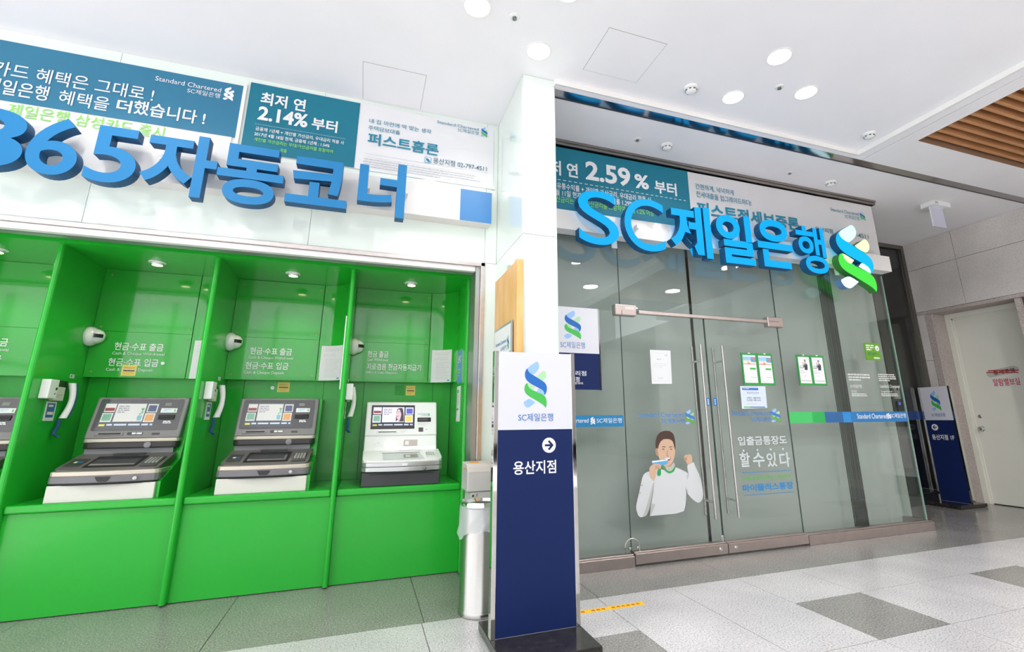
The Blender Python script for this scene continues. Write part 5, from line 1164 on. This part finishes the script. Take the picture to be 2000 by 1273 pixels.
# ================================================================== CEILING FITTINGS
lights = [(.528, 2.733), (1.067, 2.989), (1.075, 2.405), (2.886, 2.419), (2.889, 2.946), (3.452, 2.683), (-1.9, 2.42), (-1.9, 2.95), (-1.3, 2.68), (.53, .4), (1.07, .15), (2.89, .1), (3.45, .4), (-1.9, .2)]  # lamps beyond the visible clusters are added for light and reflections
right_fill = [(6.2, 1.2), (6.2, -.6), (4.4, -1.0), (6.2, -2.4)]  # bare lamps without fittings, added to brighten the right side
ll = ['round ceiling downlight nearest the top left of the three by the pier', 'round ceiling downlight right above the pier', 'round ceiling downlight cut by the top edge of the photo',
      'round ceiling downlight topmost of the right cluster of three', 'round ceiling downlight left and lowest in the right cluster', 'round ceiling downlight rightmost in the right cluster']
for k, (x, y) in enumerate(lights):
    t = thing('downlight', ll[k] if k < 6 else 'added ceiling downlight out of view, '+('over the left booths, front', 'over the left booths, rear', 'over the second booth', 'behind the viewer, first', 'behind the viewer, second', 'behind the viewer to the right, first', 'behind the viewer to the right, second', 'behind the viewer to the left')[k-6], 'light', (x, y, ZC), 'round ceiling downlights' if k < 6 else 'downlights added out of view')
    MB().lathe((x, y, ZC), [(.100, 0), (.100, -.004), (.088, -.005), (.084, -.001)], 40, 2, cap=False).build('ring', WHITE, t, smooth=True)
    MB().lathe((x, y, ZC), [(0, -.0022), (.086, -.0022)], 40, 2, cap=False).build('diffuser', LAMP, t)
    l = bpy.data.lights.new('down_or_fill_lamp', 'AREA'); l.shape = 'DISK'; l.size = .16; l.energy = 9; l.color = (1, .98, .95); l.spread = math.radians(150)
    o = bpy.data.objects.new('down_or_fill_lamp', l); o.location = (x, y, ZC-.012); COL.objects.link(o)
for x, y in right_fill:
    z = ZS if x > 4.9 and x < 5.1 else (ZS if x > 5.1 else ZC)
    l = bpy.data.lights.new('down_or_fill_lamp', 'AREA'); l.shape = 'DISK'; l.size = .3; l.energy = 62; l.color = (1, .97, .93); l.spread = math.radians(160)
    o = bpy.data.objects.new('down_or_fill_lamp', l); o.location = (x, y, z-.02); COL.objects.link(o)
def detector(x, y, z, label):
    t = thing('smoke_detector', label, 'detector', (x, y, z), 'white smoke detectors')
    MB().lathe((x, y, z), [(.062, 0), (.062, -.010), (.054, -.018), (.048, -.020)], 32, 2, cap=False).build('base', WPLAST, t, smooth=True)
    MB().lathe((x, y, z), [(.046, -.018), (.046, -.034), (.034, -.044), (.014, -.048), (0, -.048)], 28, 2, cap=False).build('cap', WPLAST, t, smooth=True)
    m = MB()
    for a in range(0, 360, 45):
        c, s = math.cos(math.radians(a)), math.sin(math.radians(a)); X = Matrix.Translation((x+c*.0445, y+s*.0445, z-.030)) @ Matrix.Rotation(math.radians(a), 4, 'Z'); m.xf = X; m.box(-.004, .004, -.009, .009, -.004, .004)
    m.build('vent', SLOT, t)
detector(2.454, 2.965, ZC, 'smoke detector on raised ceiling left of the right downlight cluster'); detector(4.598, 2.967, ZC, 'smoke detector in the corner of the raised ceiling by the wood slats')
detector(2.727, 3.745, ZS, 'smoke detector on lower soffit above the 2.59% banner'); detector(5.049, 3.799, ZS, 'smoke detector on lower soffit above the right end of the banner')
def sprinkler(x, y, z, label):
    t = thing('sprinkler', label, 'sprinkler', (x, y, z), 'ceiling sprinklers')
    MB().lathe((x, y, z), [(.036, 0), (.034, -.005), (.016, -.008)], 24, 2, cap=False).build('escutcheon', WPLAST, t, smooth=True)
    MB().lathe((x, y, z), [(.015, -.004), (.013, -.016), (.016, -.018), (.016, -.020), (0, -.021)], 16, 2, cap=False).build('head', mat('sprinkler_metal', (.22, .24, .22), .4, metal=.7), t, smooth=True)
sprinkler(.797, 2.733, ZC, 'sprinkler among the three downlights near the pier'); sprinkler(3.171, 2.702, ZC, 'sprinkler amid the right cluster of downlights')
sprinkler(2.384, 3.744, ZS, 'sprinkler on lower soffit left of a smoke detector'); sprinkler(4.391, 3.774, ZS, 'sprinkler on lower soffit near the right part of the banner')
t = thing('exit_light', 'hanging emergency light with clear edge-lit panel on the soffit', 'light', (6.9, 3.8, ZS))
box('housing', WPLAST, t, 6.75, 7.07, 3.72, 3.89, 3.872, ZS, bevel=.003); m = MB()
for k in range(4): m.box(6.77+.015*k, 6.777+.015*k, 3.718, 3.721, 3.885, 3.915)
m.build('vent', PG, t); box('panel', mat('acrylic_lavender', (.60, .60, .74), .2), t, 6.785, 7.035, 3.80, 3.812, 3.60, 3.872); box('panel_edge', PW, t, 6.778, 6.785, 3.80, 3.812, 3.60, 3.872)
